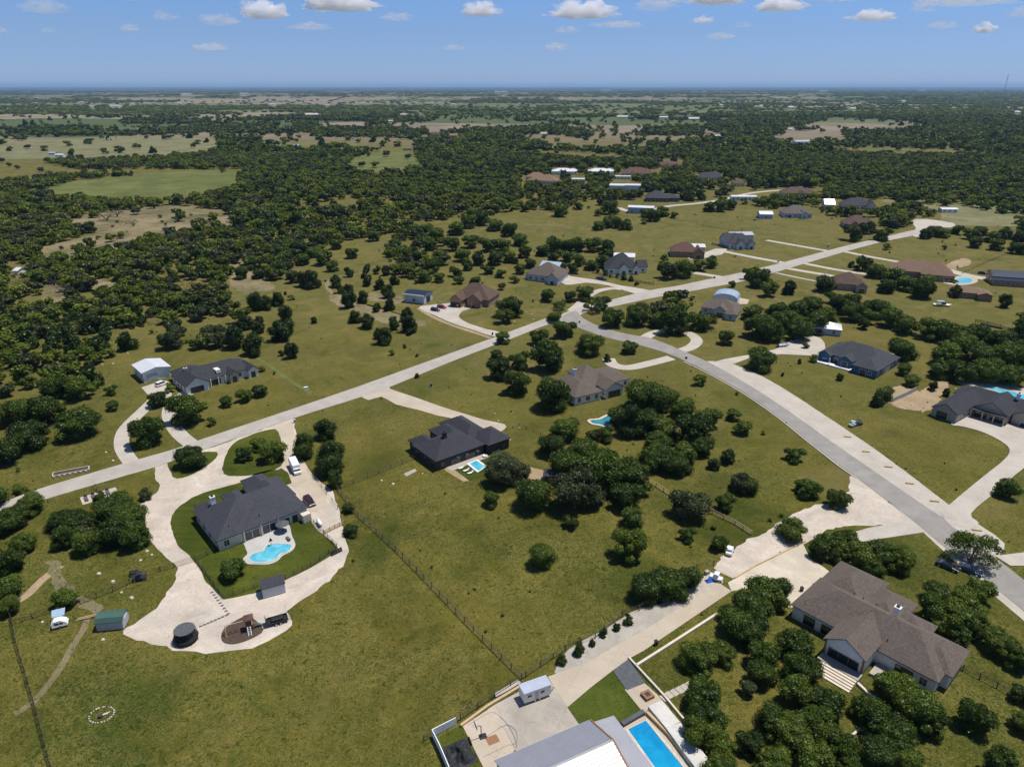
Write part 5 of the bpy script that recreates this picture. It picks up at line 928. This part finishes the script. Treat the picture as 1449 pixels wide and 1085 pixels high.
def proto(k,i,lod):
    key=(k,i,lod)
    if key in PRO: return PRO[key]
    n,s,L={0:(9000,.038,22),1:(4200,.055,17),2:(1000,.105,12),3:(260,.21,9)}[lod]
    mt={'o':'oak','l':'lime','g':'sage','c':'cedar','d':'twig','t':'oak'}[k]
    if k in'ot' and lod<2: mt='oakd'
    kind={'c':'cedar','t':'open','d':'open'}.get(k,'oak')
    if k=='d': n=int(n*.5); s*=.8
    if k=='t': L+=8; n=int(n*.6)
    if k=='l': n=int(n*.8)
    if k in 'og': v_=[(1,1,1),(.7,.85,1.15),(1.3,1.1,.9),(.85,.62,1.2),(1.15,.8,1.05)][i%5]; L=int(L*v_[0]); n=int(n*v_[1]); s*=v_[2]
    PRO[key]=(crown('dead_crown' if k=='d' else 'crown',100*i+ord(k)+lod,M[mt],L,n,s,kind),trunk(i,{'c':'cedar','d':'dead','t':'open'}.get(k,'oak'))); return PRO[key]
T1="""205 610 52;264 577 56;222 565 28;319 568 20;346 560 24;367 551 26;240 549 16;158 573 20;107 594 66;41 612 56;8 637 50;66 577 52;20 582 50;112 546 46;76 545 46;157 552 18;270 643 46;
345 642 28;366 628 26;384 636 42;493 717 20;497 748 24;92 843 38;327 803 42;
185 725 48;152 718 44;110 735 48;158 748 58;122 766 44;90 760 40;190 757 48;140 702 18;168 706 34;85 735 36;20 728 48;42 714 40;4 745 34;30 768 38;12 792 44;6 830 46;10 857 36;-20 700 50;-25 780 50;28 690 20;
766 785 42;893 772 54;895 730 36;809 737 25;754 698 60;696 706 26;843 665 74;889 672 70;800 655 56;885 700 50;959 657 38;930 650 44;1025 710 32;973 756 26;1017 767 28;915 828 54;945 822 58;975 816 40;
722 433 40;716 446 30;712 477 24;784 446 24;776 417 24;807 420 20;829 414 30;851 427 28;798 464 34;764 476 32;776 504 54;708 520 42;736 510 32;703 500 20;731 541 42;783 557 58;835 486 42;891 490 26;866 448 38;904 445 40;913 554 62;942 562 42;798 604 48;780 628 44;830 632 44;857 656 52;820 640 44;929 641 44;941 604 44;
1125 642 30;1060 688 30;1146 690 38;1134 688 22;1186 703 38;1252 555 28;1279 522 22;1290 537 25;1275 492 42;1426 690 38;1027 478 26;955 454 48;988 452 38;930 452 30;923 563 58;915 597 50;983 608 62;995 630 38;965 640 44;930 622 44;957 660 34;1000 590 40;965 578 40;
1078 506 44;1070 460 44;1092 468 40;1112 452 44;1132 466 40;1152 456 40;1169 446 40;1190 430 36;1210 440 36;1222 458 20;1240 434 40;1262 448 38;1285 458 36;1065 440 34;1100 436 34;1128 436 32;1150 432 34;1180 420 24;1205 424 28;1230 448 26;1324 464 46;1350 474 40;
1340 500 46;1368 488 48;1395 500 50;1425 505 50;1330 522 34;1360 522 46;1400 525 46;1435 530 44;1380 470 40;1415 478 44;1449 490 40;1465 510 50;
1208 329 30;1249 330 28;1228 322 24;1075 393 34;1063 387 24;1090 409 28;1222 373 26;1240 383 28;1262 393 34;1285 399 32;1306 408 36;1255 404 28;1312 396 26;1168 402 30;1036 402 12;945 383 32;970 379 34;990 373 26;1008 371 22;940 366 14;1021 430 8;
792 297 25;742 293 13;862 293 26;846 300 15;848 319 18;860 314 22;872 313 24;886 317 22;925 303 26;938 298 22;914 301 18;954 304 13;1004 292 20;1020 291 22;1034 290 18;911 313 11;767 287 12;
1256 348 14;1310 330 20;1322 326 22;1336 328 22;1355 324 20;1372 330 22;1388 326 20;1405 334 24;1425 330 22;1442 336 24;1380 342 22;1412 345 24;1440 350 24;1462 345 30;
768 353 24;785 346 26;803 345 28;820 346 26;840 346 28;858 350 26;866 360 22;852 370 24;836 374 22;818 366 26;800 360 26;782 364 22;795 378 18;812 380 18;
645 322 28;662 312 28;680 308 28;700 316 28;720 324 26;735 338 26;742 356 22;722 362 24;700 364 28;678 366 24;655 360 26;640 345 26;665 340 28;690 345 28;712 345 26;588 324 20;603 322 22;618 332 24;610 345 24;597 338 20;560 345 20;572 358 24;592 362 24;612 376 26;600 390 24;578 378 24;560 380 22;622 392 20;645 384 20;662 376 18;690 380 20;708 386 18;650 395 18;672 396 18;735 380 20;750 372 20;728 394 16;
527 333 22;497 357 22;458 363 30;470 376 22;444 356 22;428 366 24;475 344 22;450 340 24;425 350 24;405 362 24;385 355 24;395 378 26;375 372 24;355 372 26;342 385 24;365 386 22;412 388 18;
989 928 56;1024 922 38;1043 879 56;1070 881 48;1058 897 46;1128 908 60;1082 928 52;1076 951 46;1138 947 56;1128 976 54;1170 993 62;993 978 58;1000 1009 56;987 1036 50;1016 1047 52;1062 1051 42;1097 1018 56;1124 1032 60;1149 1018 54;1149 1067 60;1186 1057 56;1170 1038 50;1082 835 60;1103 831 38;1060 853 50;1035 868 38;1071 862 50;1100 850 36;1020 1085 50;1095 1075 54;1200 1085 50;
1170 771 48;1199 764 44;1220 782 50;1250 782 52;1276 794 42;1234 800 36;1190 782 36;1262 966 58;1296 998 66;1319 1018 56;1248 1020 66;1270 1041 64;1241 1062 56;1380 1012 54;1415 906 50;1330 838 46;1360 850 56;1385 835 46;1350 872 60;1325 862 46;1376 882 48;1360 896 38;1447 1020 40;1440 930 45;1419 1078 50;1220 1000 40;1445 980 34;
370 521 12;412 420 12;1352 398 8;1336 350 8;1010 745 10;1195 705 14;1106 728 8;1090 735 7;1230 1040 30;1283 1075 46"""
TC="""430 634 36;460 608 34;468 650 50;474 679 28;519 456 24;543 476 28;536 473 16;575 447 20;577 461 25;557 459 20;534 436 14;502 449 20;551 433 18;550 414 20;537 403 18;521 399 16;493 426 26;514 422 18;493 411 18;479 409 16;474 399 20;493 386 15;520 380 13;518 388 14;534 383 13;545 384 15;557 397 17;441 398 26;428 397 24;392 424 22;364 429 26;376 430 22;357 428 18;404 445 24;409 464 24;396 471 32;364 464 20;366 453 14;345 456 26;360 490 34;330 481 34;412 498 24;397 500 10;444 454 10;404 415 6;572 490 7;1029 646 25;1010 656 20;1242 567 20;1423 428 20;1352 414 18;1117 409 20;860 507 12;892 600 44;590 532 8;1188 534 11;1108 530 6;1131 512 7;889 876 16;872 887 12;855 895 14;838 909 11;819 918 19;795 932 17;730 370 9;1205 375 10;1045 600 8;580 470 12;900 402 6;846 384 6;856 386 9;864 391 4;874 391 6;883 393 9;893 395 8;902 401 5;1340 556 12;1320 548 14"""
TL="""991 537 22;1038 585 25;1051 603 29;1043 680 26;554 499 10;1121 746 44;1152 506 16;1380 865 40;300 596 16;710 405 14;600 300 20;1140 488 12;395 300 22;1340 885 34"""
TG="""979 712 58;814 694 72;712 666 54;735 668 38;1050 684 34;116 752 30;1059 970 30;417 391 24;205 700 20;840 700 44;300 470 34;280 440 34;240 480 36"""
TX='874 590 34;856 613 30;838 616 22'
TT="1377 778 62;1003 455 24;838 432 26;790 430 20"
TD="90 408 26;75 396 22;118 398 22;150 410 18;28 402 24;235 330 22;255 335 26;272 345 22;300 318 20;150 305 20;165 300 18;240 352 24;262 360 20;322 318 16;345 322 18;400 300 16;430 292 16;135 690 14;188 315 14;500 300 14;575 300 14"
LM={'the pool house gravel yard':(330,880),'the slate roofed house with the kidney pool':(357,720),'the white camper van':(418,665),'the white workshop':(214,520),'the arched gable house at left':(300,525),'the dark benches slab':(124,706),'the teardrop camper':(86,885),'the black house':(650,620),'the small lap pool on turf':(675,660),'the brown stone house':(675,415),'the solar roofed shop':(592,418),'the road junction':(810,448),'the teal pool':(850,595),'the white chimney house':(840,540),'the garden hut':(960,575),'the loop driveway':(950,485),'the blue clad house':(1215,500),'the far right covered porch house':(1385,570),'the topmost timber block':(1199,618),'the fourth timber block':(1287,684),'the rail fence by the caliche yard':(1040,745),'the cream driveway':(930,885),'the sprawling taupe house':(1240,880),'the porch steps':(1190,965),'the white terrace slab':(965,1045),'the tan timber driveway court':(1120,800),'the netting heap':(650,1060),'the arched metal shed':(1030,415),'the charcoal hip roofed house':(888,368),'the rust brown brick house':(980,350),'the pale blue house':(1060,338),'the grey hip roofed house':(1132,300),'the brown hip roofed house':(1220,315),'the ranch house with the round pool':(1300,385),'the motor boat':(1333,430),'the white chimney brown house':(1203,395),'the light grey shop':(905,288),'the dark metal roofed barn':(1425,390),'the white metal outbuilding above the blue house':(1172,455),'the white shed in the right field':(1340,297),'the parked blue sedan':(1368,803),'the scrubby clearing at left':(220,325),'the meadow path bend':(470,415),'the centre left oak belt':(420,370),'the centre oak island in the meadow':(690,340)}
used={}; cnt={}
NM={'o':('oak_tree','live oak','tree'),'c':('juniper_tree','dark juniper','juniper'),'l':('young_tree','bright green young tree','tree'),'g':('sage_oak','grey green oak','tree'),'t':('open_tree','open-crowned tree','tree'),'d':('bare_tree','grey bare tree','bare tree')}
ordn=['','second ','third ','fourth ','fifth ','sixth ','seventh ','eighth ','ninth ','tenth ','eleventh ','twelfth ']+['%dth '%i for i in range(13,80)]
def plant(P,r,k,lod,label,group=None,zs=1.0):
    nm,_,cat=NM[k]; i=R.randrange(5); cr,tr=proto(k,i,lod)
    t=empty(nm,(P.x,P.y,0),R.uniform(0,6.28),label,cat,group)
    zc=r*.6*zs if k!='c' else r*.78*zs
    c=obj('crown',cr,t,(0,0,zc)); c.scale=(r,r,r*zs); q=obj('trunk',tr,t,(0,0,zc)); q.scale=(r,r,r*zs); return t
ALLT=[]
for lst,k in((T1,'o'),(TC,'c'),(TL,'l'),(TG,'g'),(TT,'t'),(TD,'d'),(TX,'o')):
    for e in lst.replace('\n','').split(';'):
        if not e.strip(): continue
        x,y,w=map(float,e.split()); r=3.0
        for _ in range(3): P=at(x,y,.7*r); r=w*1.06/2*depth(P)/F
        r=min(r,9); ALLT.append([x,y,w,k,P,r])
# labels by nearest landmark, side and rank
grp={}
for T in ALLT:
    nm=min(LM,key=lambda a:math.hypot((LM[a][0]-T[0]),(LM[a][1]-T[1])*1.5)); L=LM[nm]; dx,dy=T[0]-L[0],(T[1]-L[1])*1.5
    side=('right of' if dx>0 else 'left of') if abs(dx)>abs(dy) else ('below' if dy>0 else 'above')
    grp.setdefault((nm,side,T[3]),[]).append((math.hypot(dx,dy),T))
for (nm,side,k),l in grp.items():
    l.sort(key=lambda a:a[0])
    for i,(d,T) in enumerate(l):
        x,y,w,_,P,r=T; sz='large ' if r>5 else ('small ' if r<2 else '')
        # conifers of a rounded shape: lift the count by nearness to the landmark
        lb=('%s%s %s %s'%(sz,NM[k][1],side,nm)) if len(l)==1 else ('%s%s, %snearest one %s %s'%(sz,NM[k][1],ordn[i],side,nm))
        plant(P,r,k,0 if w>34 else (1 if w>17 else 2),lb.strip(),None,R.uniform(.85,1.1) if k!='c' else R.uniform(.9,1.15))
# ------------------------------------------------------------------ scattered woodland
def vnoise(x,y,s,seed):
    rs=np.random.RandomState(seed); G=rs.rand(256,256); u=x*s; v=y*s; i=np.floor(u).astype(int); j=np.floor(v).astype(int); fu=u-i; fv=v-j
    fu=fu*fu*(3-2*fu); fv=fv*fv*(3-2*fv); g=lambda a,b:G[a%256,b%256]
    return (g(i,j)*(1-fu)+g(i+1,j)*fu)*(1-fv)+(g(i,j+1)*(1-fu)+g(i+1,j+1)*fu)*fv
def fb(x,y,s,seed): return (vnoise(x,y,s,seed)+.5*vnoise(x,y,s*2.1,seed+1)+.25*vnoise(x,y,s*4.3,seed+2))/1.75
ZONES=[ # (density, outline in the picture)
 (.0,[(-900,240),(2400,240),(2400,1200),(-900,1200)]),
 (.93,[(-900,240),(30,262),(110,250),(340,243),(486,238),(520,246),(600,232),(640,222),(724,215),(1449,215),(2300,220),(2300,310),(1449,304),(1412,302),(1375,294),(1280,288),(1243,280),(1232,284),(1262,292),(1290,288),(1310,290),(1325,300),(1318,312),(1285,322),(1232,324),(1222,306),(1180,308),(1160,300),(1090,296),(1040,290),(1000,286),(940,286),(870,282),(800,288),(740,284),(700,290),(640,300),(560,306),(500,322),(478,332),(470,342),(440,356),(395,380),(345,395),(325,405),(330,435),(345,455),(352,480),(345,500),(300,503),(240,503),(225,503),(165,507),(140,520),(118,530),(132,542),(140,552),(100,562),(40,565),(-900,640)]),
 (.70,[(430,318),(560,290),(700,285),(745,292),(640,306),(560,314),(500,322),(430,345)]),
 (.8,[(340,395),(360,370),(400,345),(440,330),(475,322),(482,345),(450,365),(420,380),(400,395),(370,405)]),(.5,[(480,300),(640,285),(740,287),(745,300),(650,310),(560,332),(480,342)]),(.5,[(550,330),(630,332),(632,398),(600,404),(550,392)]),
 (.55,[(-900,600),(40,560),(100,560),(60,640),(0,700),(-900,760)]),
 (.8,[(-900,640),(-40,660),(-10,760),(-10,880),(-60,1000),(-900,1100)]),
 (.07,[(115,304),(248,290),(323,300),(335,322),(270,330),(221,336),(182,352),(132,362),(50,370),(60,350),(100,340),(135,330),(100,318)]),
 (.15,[(322,375),(350,370),(372,392),(385,408),(350,415),(330,405)]),(.0,[(112,400),(130,392),(152,398),(185,396),(180,408),(140,412),(115,408)]),(.0,[(60,398),(95,405),(92,430),(60,425)]),
 (.3,[(380,330),(420,315),(440,322),(410,345),(385,345)]),
 (.0,[(30,267),(110,256),(248,243),(342,245),(331,263),(287,273),(221,278),(91,276),(47,268)]),
 (.35,[(380,296),(470,280),(560,280),(560,292),(470,302),(400,312)]),
 (.85,[(1090,262),(1300,240),(1449,240),(1449,255),(1300,262),(1240,275)]),
 (.12,[(1175,300),(1240,283),(1262,292),(1300,285),(1240,300)]),
 (.9,[(1240,305),(1290,292),(1322,302),(1318,312),(1285,322),(1255,322)]),
 (.35,[(720,284),(800,286),(870,282),(870,292),(800,300),(720,296)]),
 (.25,[(980,262),(1100,268),(1100,285),(1060,288),(985,282)]),
 (.95,[(1440,455),(1700,470),(1700,560),(1440,545)]),(.9,[(1440,315),(1700,320),(1700,360),(1440,358)]),
 (.6,[(920,405),(960,412),(1000,420),(1010,445),(985,470),(940,470),(920,440)]),
 (.8,[(1195,1000),(1230,1000),(1240,1085),(1200,1200),(980,1250),(960,1085),(1080,1060)]),
 (.5,[(1449,880),(1700,900),(1700,1300),(1400,1300),(1430,1000)])]
OPEN=[[(-60,213),(0,205),(60,199),(200,192),(300,193),(314,202),(300,213),(230,220),(120,222),(0,227),(-60,232)],[(-60,230),(60,230),(110,234),(60,240),(-60,240)],[(488,235),(500,224),(537,214),(579,215),(600,229),(573,240),(523,243)],
 [(570,177),(620,170),(724,170),(760,178),(640,184),(585,183)],[(1130,177),(1180,166),(1290,172),(1320,178),(1260,184),(1150,182)],[(724,192),(770,190),(900,200),(930,204),(900,208),(780,204)],[(0,166),(60,164),(175,168),(170,176),(60,178),(0,176)],[(780,170),(850,168),(1010,172),(1000,178),(860,178)],[(1100,186),(1190,184),(1200,196),(1110,196)],[(1150,208),(1300,210),(1449,213),(1449,216),(1200,214)],[(545,198),(590,202),(580,208),(530,206)],[(450,172),(520,172),(515,180),(455,180)],
 [(380,203),(470,196),(590,198),(585,210),(470,205),(400,208)],[(700,212),(800,214),(990,222),(980,225),(800,220)]]
def drop(pl,k):
    cy=sum(b for a,b in pl)/len(pl); return [(a,b+(k if b>cy-1 else 0)) for a,b in pl]
OPEN=[drop(pl,6 if max(b for a,b in pl)>195 else 3) for pl in OPEN]
ZONES=[(v,drop(pl,9)) if pl[0]==(30,267) else (v,pl) for v,pl in ZONES]
rs=np.random.RandomState(5); PTS=[]
for (d0,d1,sp,lodk) in((95,520,7.0,1),(110,640,4.6,6),(520,1150,8.6,2),(1150,2600,13,3),(2600,5600,26,4),(5600,13500,60,5)):
    hw=d1*.95; xs=np.arange(-hw,hw,sp); ys=np.arange(d0*.75,d1,sp); X,Y=np.meshgrid(xs,ys); X=X.ravel()+rs.uniform(-.5,.5,X.size)*sp*.95; Y=Y.ravel()+rs.uniform(-.5,.5,Y.size)*sp*.95
    Fd=Y*_c+CH*_s; ok=(Y>=d0)&(Y<d1)&(np.abs(X)<Y*.85+25); X,Y,Fd=X[ok],Y[ok],Fd[ok]
    px=724.5+F*X/Fd; py=542.5-F*(Y*_s-CH*_c)/Fd
    dens=np.zeros(X.size)
    far_=py<242
    if far_.any():
        w=fb(X,Y,1/620.,11); w2=fb(X,Y*1.6,1/190.,31); dens[far_]=np.where(w[far_]>.57,.92,np.where(w2[far_]>.62,.8,.07)); 
        dens=np.where(far_&(py<150),np.where(w>.55,.9,.06),dens)
        dens=np.where(far_&(px<1000)&(py<151),dens*.45,dens); dens=np.where(far_&(px>1000)&(py>160)&(py<245),np.maximum(dens,.75),dens); dens=np.where(far_&(py>205),.93,dens)
    for v,poly in ZONES:
        m_=inpoly(px,py,poly)&(~far_|(py>=240))
        dens[m_]=v
    for poly in OPEN: dens[inpoly(px,py,poly)]=.02
    gap=fb(X,Y,1/38.,71); dens*=np.where((gap>.70)&(py>240),.25,1.0)
    keep_=rs.rand(X.size)<dens
    base={1:4.1,2:5.0,3:7.4,4:14,5:36,6:1.7}[lodk]
    if lodk==6: keep_&=rs.rand(X.size)<.42; lodk=2
    rad=base*rs.uniform(.72,1.25,X.size)*(1 if lodk>3 else np.clip(.8+.5*fb(X,Y,1/60.,91),.7,1.3))
    wpx=rad*F/Fd; top=py-1.5*wpx
    for x0,y0,x1,y1 in BOX:
        if y1-y0>400: continue
        if lodk==1: keep_&=~((px+wpx*.75>x0)&(px-wpx*.75<x1)&(py>y0-1)&(py-1.7*wpx<y1+1))
        else: keep_&=~((px+wpx*.45>x0)&(px-wpx*.45<x1)&(py>y0-1)&(py-1.15*wpx<y0+.6*(y1-y0)))
    if lodk<3:
        for pg in PAVED:
            x0,y0=pg.min(0)-25; x1,y1=pg.max(0)+25; q=keep_&(px>x0)&(px<x1)&(py>y0)&(py<y1)
            if not q.any(): continue
            idx=np.where(q)[0]
            for ddx,ddy in((0,0),(1,0),(-1,0),(0,.5),(0,-.5),(.7,.3),(-.7,.3)):
                idx=idx[keep_[idx]]; bad=inpoly(px[idx]+ddx*wpx[idx]*.75,py[idx]+ddy*wpx[idx]*.75,pg); keep_[idx[bad]]=False
        for T in ALLT:
            if T[1]>235: keep_&=~(((X-T[4].x)**2+(Y-T[4].y)**2)<(T[5]*.8+rad*.55)**2)
    i=np.where(keep_)[0]
    for a in i: PTS.append((X[a],Y[a],rad[a],lodk,px[a],py[a],wpx[a]))
print('scatter',len(PTS),'manual',len(ALLT),'oaks',sum(t[3]=='o' for t in ALLT))
# the largest in the picture stay trees of their own, the rest is one woodland
n_o=sum(t[3]=='o' for t in ALLT); vis=[p for p in PTS if -10<p[4]<1459 and p[5]<1090 and p[3]<=2]; vis.sort(key=lambda p:-p[6]); solo=set(id(p) for p in vis[:max(0,300-n_o)])
for p in vis[:max(0,300-n_o)]:
    z=('left woodland','woodland at the left edge') if p[4]<400 else (('central wood','wood across the middle') if p[4]<1000 else ('right woodland','woodland at the right'))
    plant(Vector((p[0],p[1],0)),p[2],'o',1 if p[6]>9 else 2,'live oak merging into the dense '+z[1],'live oaks of the '+z[0],R.uniform(.85,1.15))
rest=[p for p in PTS if id(p) not in solo]
def woodland(name,pts,protos,label):
    col=bpy.data.collections.new(name+'_kinds')
    for k,me in enumerate(protos):
        o=bpy.data.objects.new('%s_kind_%02d'%(name,k),me); col.objects.link(o)
    n=len(pts); A=np.array([(p[0],p[1],p[2]) for p in pts]); rs=np.random.RandomState(9)
    me=bpy.data.meshes.new(name); me.from_pydata([(a,b,c*(.66 if q[3]<3 else .55 if q[3]<4 else .25)) for (a,b,c),q in zip(A,pts)],[],[]); 
    s=me.attributes.new('size','FLOAT','POINT'); s.data.foreach_set('value',A[:,2].astype(np.float32))
    s=me.attributes.new('flat','FLOAT','POINT'); s.data.foreach_set('value',np.array([{1:1.,2:1.,3:.8,4:.42,5:.16}[p[3]]*rs.uniform(.8,1.2) for p in pts],np.float32))
    s=me.attributes.new('turn','FLOAT','POINT'); s.data.foreach_set('value',rs.uniform(0,6.28,n).astype(np.float32))
    q=fb(A[:,0],A[:,1],1/90.,51); pk=np.clip((q-.3)/.4*.5+rs.rand(n)*.6-.05,0,.999)
    kk=np.array([ (int(v*(len(protos)-2))) for v in pk]); u=rs.rand(n); kk=np.where(u<.12,len(protos)-2,kk); kk=np.where((u>.965)&(A[:,0]<0),len(protos)-1,kk); s=me.attributes.new('pick','INT','POINT'); s.data.foreach_set('value',kk.astype(np.int32))
    o=obj(name,me); tag(o,label,'woodland',None,'stuff'); del o['category']; o['category']='woodland'
    ng=bpy.data.node_groups.new(name,'GeometryNodeTree'); ng.interface.new_socket('Geometry',in_out='INPUT',socket_type='NodeSocketGeometry'); ng.interface.new_socket('Geometry',in_out='OUTPUT',socket_type='NodeSocketGeometry')
    gi=ng.nodes.new('NodeGroupInput'); go=ng.nodes.new('NodeGroupOutput'); ip=ng.nodes.new('GeometryNodeInstanceOnPoints'); ci=ng.nodes.new('GeometryNodeCollectionInfo')
    ci.inputs['Collection'].default_value=col; ci.inputs['Separate Children'].default_value=True; ci.inputs['Reset Children'].default_value=True
    def na(nm,ty):
        a=ng.nodes.new('GeometryNodeInputNamedAttribute'); a.data_type=ty; a.inputs['Name'].default_value=nm; return a.outputs['Attribute']
    cx=ng.nodes.new('ShaderNodeCombineXYZ'); cr=ng.nodes.new('ShaderNodeCombineXYZ'); mu=ng.nodes.new('ShaderNodeMath'); mu.operation='MULTIPLY'
    sz=na('size','FLOAT'); fl=na('flat','FLOAT'); L=ng.links.new
    L(sz,mu.inputs[0]); L(fl,mu.inputs[1]); L(sz,cx.inputs[0]); L(sz,cx.inputs[1]); L(mu.outputs[0],cx.inputs[2]); L(na('turn','FLOAT'),cr.inputs[2])
    L(gi.outputs[0],ip.inputs['Points']); L(ci.outputs[0],ip.inputs['Instance']); ip.inputs['Pick Instance'].default_value=True; L(na('pick','INT'),ip.inputs['Instance Index']); L(cx.outputs[0],ip.inputs['Scale']); L(cr.outputs[0],ip.inputs['Rotation']); L(ip.outputs[0],go.inputs[0])
    md=o.modifiers.new('scatter','NODES'); md.node_group=ng; return o
near=[p for p in rest if p[3]<=2]; midw=[p for p in rest if p[3]==3]; farw=[p for p in rest if p[3]>3]
woodland('woodland',near,[proto('c',0,2)[0],proto('o',0,2)[0],proto('o',1,2)[0],proto('g',0,2)[0],proto('o',3,2)[0],proto('o',4,2)[0],proto('o',2,2)[0],proto('l',1,2)[0],proto('d',1,2)[0]],'mixed oak and juniper woodland filling the middle distance')
woodland('far_woodland',midw,[proto('o',0,3)[0],proto('o',1,3)[0],proto('c',2,3)[0],proto('o',2,3)[0],proto('g',1,3)[0],proto('o',3,3)[0],proto('l',1,3)[0],proto('g',1,3)[0]],'far belt of dark woods beyond the green fields')
woodland('distant_woods',farw,[proto('o',0,3)[0],proto('o',1,3)[0],proto('o',2,3)[0],proto('o',3,3)[0],proto('g',1,3)[0]],'distant dark woods spreading to the horizon')
n_w=1500; Y=90+rs.rand(n_w)**.7*520; X=(rs.rand(n_w)*2-1)*(Y*.8+10); Fd=Y*_c+CH*_s; px=724.5+F*X/Fd; py=542.5-F*(Y*_s-CH*_c)/Fd
ok=np.ones(n_w,bool); c_=fb(X,Y,1/30.,17); ok&=(c_>.47)|(rs.rand(n_w)<.25)
for pg in PAVED: ok&=~inpoly(px,py,pg)
for x0,y0,x1,y1 in BOX: ok&=~((px>x0)&(px<x1)&(py>y0)&(py<y1))
W_=[(X[i],Y[i],rs.uniform(.15,.42)+(.5 if rs.rand()<.07 else 0),2,0,0,0) for i in np.where(ok)[0]]
wo_=woodland('meadow_weeds',W_,[proto('g',2,3)[0],proto('l',3,3)[0],proto('o',2,3)[0],proto('l',2,3)[0],proto('g',4,3)[0]],'low weeds and tiny shrubs dotted over the meadows'); wo_['category']='weeds'
# ------------------------------------------------------------------ air and clouds
b=MB().box(-GR-50,GR+50,-2050,GR+50,-1,165); hz=b.obj('haze',None); hz['kind']='stuff'; hz['label']='thin blue air haze over the whole plain'
m=bpy.data.materials.new('haze'); m.use_nodes=True; n=m.node_tree; n.nodes.clear(); o=N(n,'ShaderNodeOutputMaterial'); v=N(n,'ShaderNodeVolumePrincipled')
v.inputs['Color'].default_value=(.42,.65,1,1); v.inputs['Density'].default_value=3.3e-5; v.inputs['Anisotropy'].default_value=.1; n.links.new(v.outputs[0],o.inputs['Volume']); hz.data.materials.append(m)
m=bpy.data.materials.new('cloud'); m.use_nodes=True; n=m.node_tree; n.nodes.clear(); o=N(n,'ShaderNodeOutputMaterial'); v=N(n,'ShaderNodeVolumePrincipled')
v.inputs['Color'].default_value=(.98,.98,1,1); v.inputs['Density'].default_value=.006; v.inputs['Anisotropy'].default_value=.0; n.links.new(v.outputs[0],o.inputs['Volume']); M['cloud']=m
cn=n; tc_=N(n,'ShaderNodeTexCoord').outputs['Object']; mp_=N(n,'ShaderNodeMapping'); mp_.inputs['Scale'].default_value=(1,1,2.2); n.links.new(tc_,mp_.inputs[0])
oi_=N(n,'ShaderNodeObjectInfo'); ad_=N(n,'ShaderNodeVectorMath',operation='ADD'); n.links.new(mp_.outputs[0],ad_.inputs[0]); sc_=N(n,'ShaderNodeVectorMath',operation='SCALE'); n.links.new(oi_.outputs['Location'],sc_.inputs[0]); sc_.inputs['Scale'].default_value=1.7; n.links.new(sc_.outputs[0],ad_.inputs[1])
fz=tex(n,ad_.outputs[0],.0042,5,.5,.6); dn_=mth(n,'MULTIPLY',ramp(n,fz,[(.40,0.0),(.60,1.0)]),.011); dn_.node.name='dens'; n.links.new(dn_,v.inputs['Density'])
m2=m.copy(); m2.name='thin_cloud'; m2.node_tree.nodes['dens'].inputs[1].default_value=.0021; M['cloud2']=m2
CL=[(137,30,50,14,1),(173,11,44,18,0),(241,14,60,18,0),(70,54,26,7,1),(137,54,18,6,1),(286,39,30,9,1),(241,52,26,8,1),(355,44,44,12,1),(412,35,56,17,0),(508,25,88,22,0),(338,74,40,8,1),(605,10,86,24,0),(685,33,44,14,0),(708,9,40,14,0),(580,40,40,8,1),(815,35,74,16,0),(905,27,50,14,1),(980,18,80,20,0),(1060,28,56,13,0),(1083,8,84,18,0),(1195,13,56,17,0),(1130,17,60,14,1),(1180,39,52,10,0),(1325,53,24,11,0),(1372,35,40,12,1),(965,43,22,7,0),(780,74,30,8,1),(990,61,36,7,1),(1270,49,36,8,1),(1400,22,36,12,1),(795,54,30,7,1),(1440,5,30,12,1),(1018,48,20,6,1),(650,74,24,6,1),(1240,30,30,9,1),(1290,22,110,9,1),(120,14,90,9,1),(860,48,60,7,1),(470,50,50,7,1)]
pos=lambda x:'far left' if x<250 else('left' if x<550 else('centre' if x<900 else('right' if x<1200 else 'far right')))
CL.sort(key=lambda c:c[0])
for k,(x,y,w,h,thin) in enumerate(CL):
    el=math.atan((HZ-4-y)/F); D=1500/math.tan(el); u=(x-724.5)/F; P=Vector((u*D*1.0,D,CH+1500)); Wd=w*D/F*.66; Hd=h*D/F*.75
    n1=40; n2=14; vv=[];ff=[]; sd_=k*7.3
    for i in range(n2+1):
        th=math.pi*i/n2
        for j in range(n1):
            ph=2*math.pi*j/n1; d=Vector((math.sin(th)*math.cos(ph),math.sin(th)*math.sin(ph),math.cos(th)))
            q=.62+.75*abs(noise.noise(Vector((d.x*1.9,d.y*1.9,d.z*1.5))+Vector((sd_,0,0))))+.5*abs(noise.noise(d*4.2+Vector((sd_,3,0))))+.28*abs(noise.noise(d*9+Vector((sd_,3,7))))
            z=d.z*q; z=z if z>0 else z*.28
            vv.append((d.x*q*Wd*.85,d.y*q*Wd*.6,z*Hd*1.25))
    for i in range(n2):
        for j in range(n1): ff.append((i*n1+j,(i+1)*n1+j,(i+1)*n1+(j+1)%n1,i*n1+(j+1)%n1))
    o=obj('cloud',mesh('cloud',vv,ff,M['cloud2' if thin else 'cloud'],True),None,P)
    nb=['left','right'][k%2]
    tag(o,'%s %s cloud, %s counted from the left'%('faint wispy' if thin else 'bright fluffy','low' if y>40 else 'high',ordn[k].strip() or 'first'),'cloud')
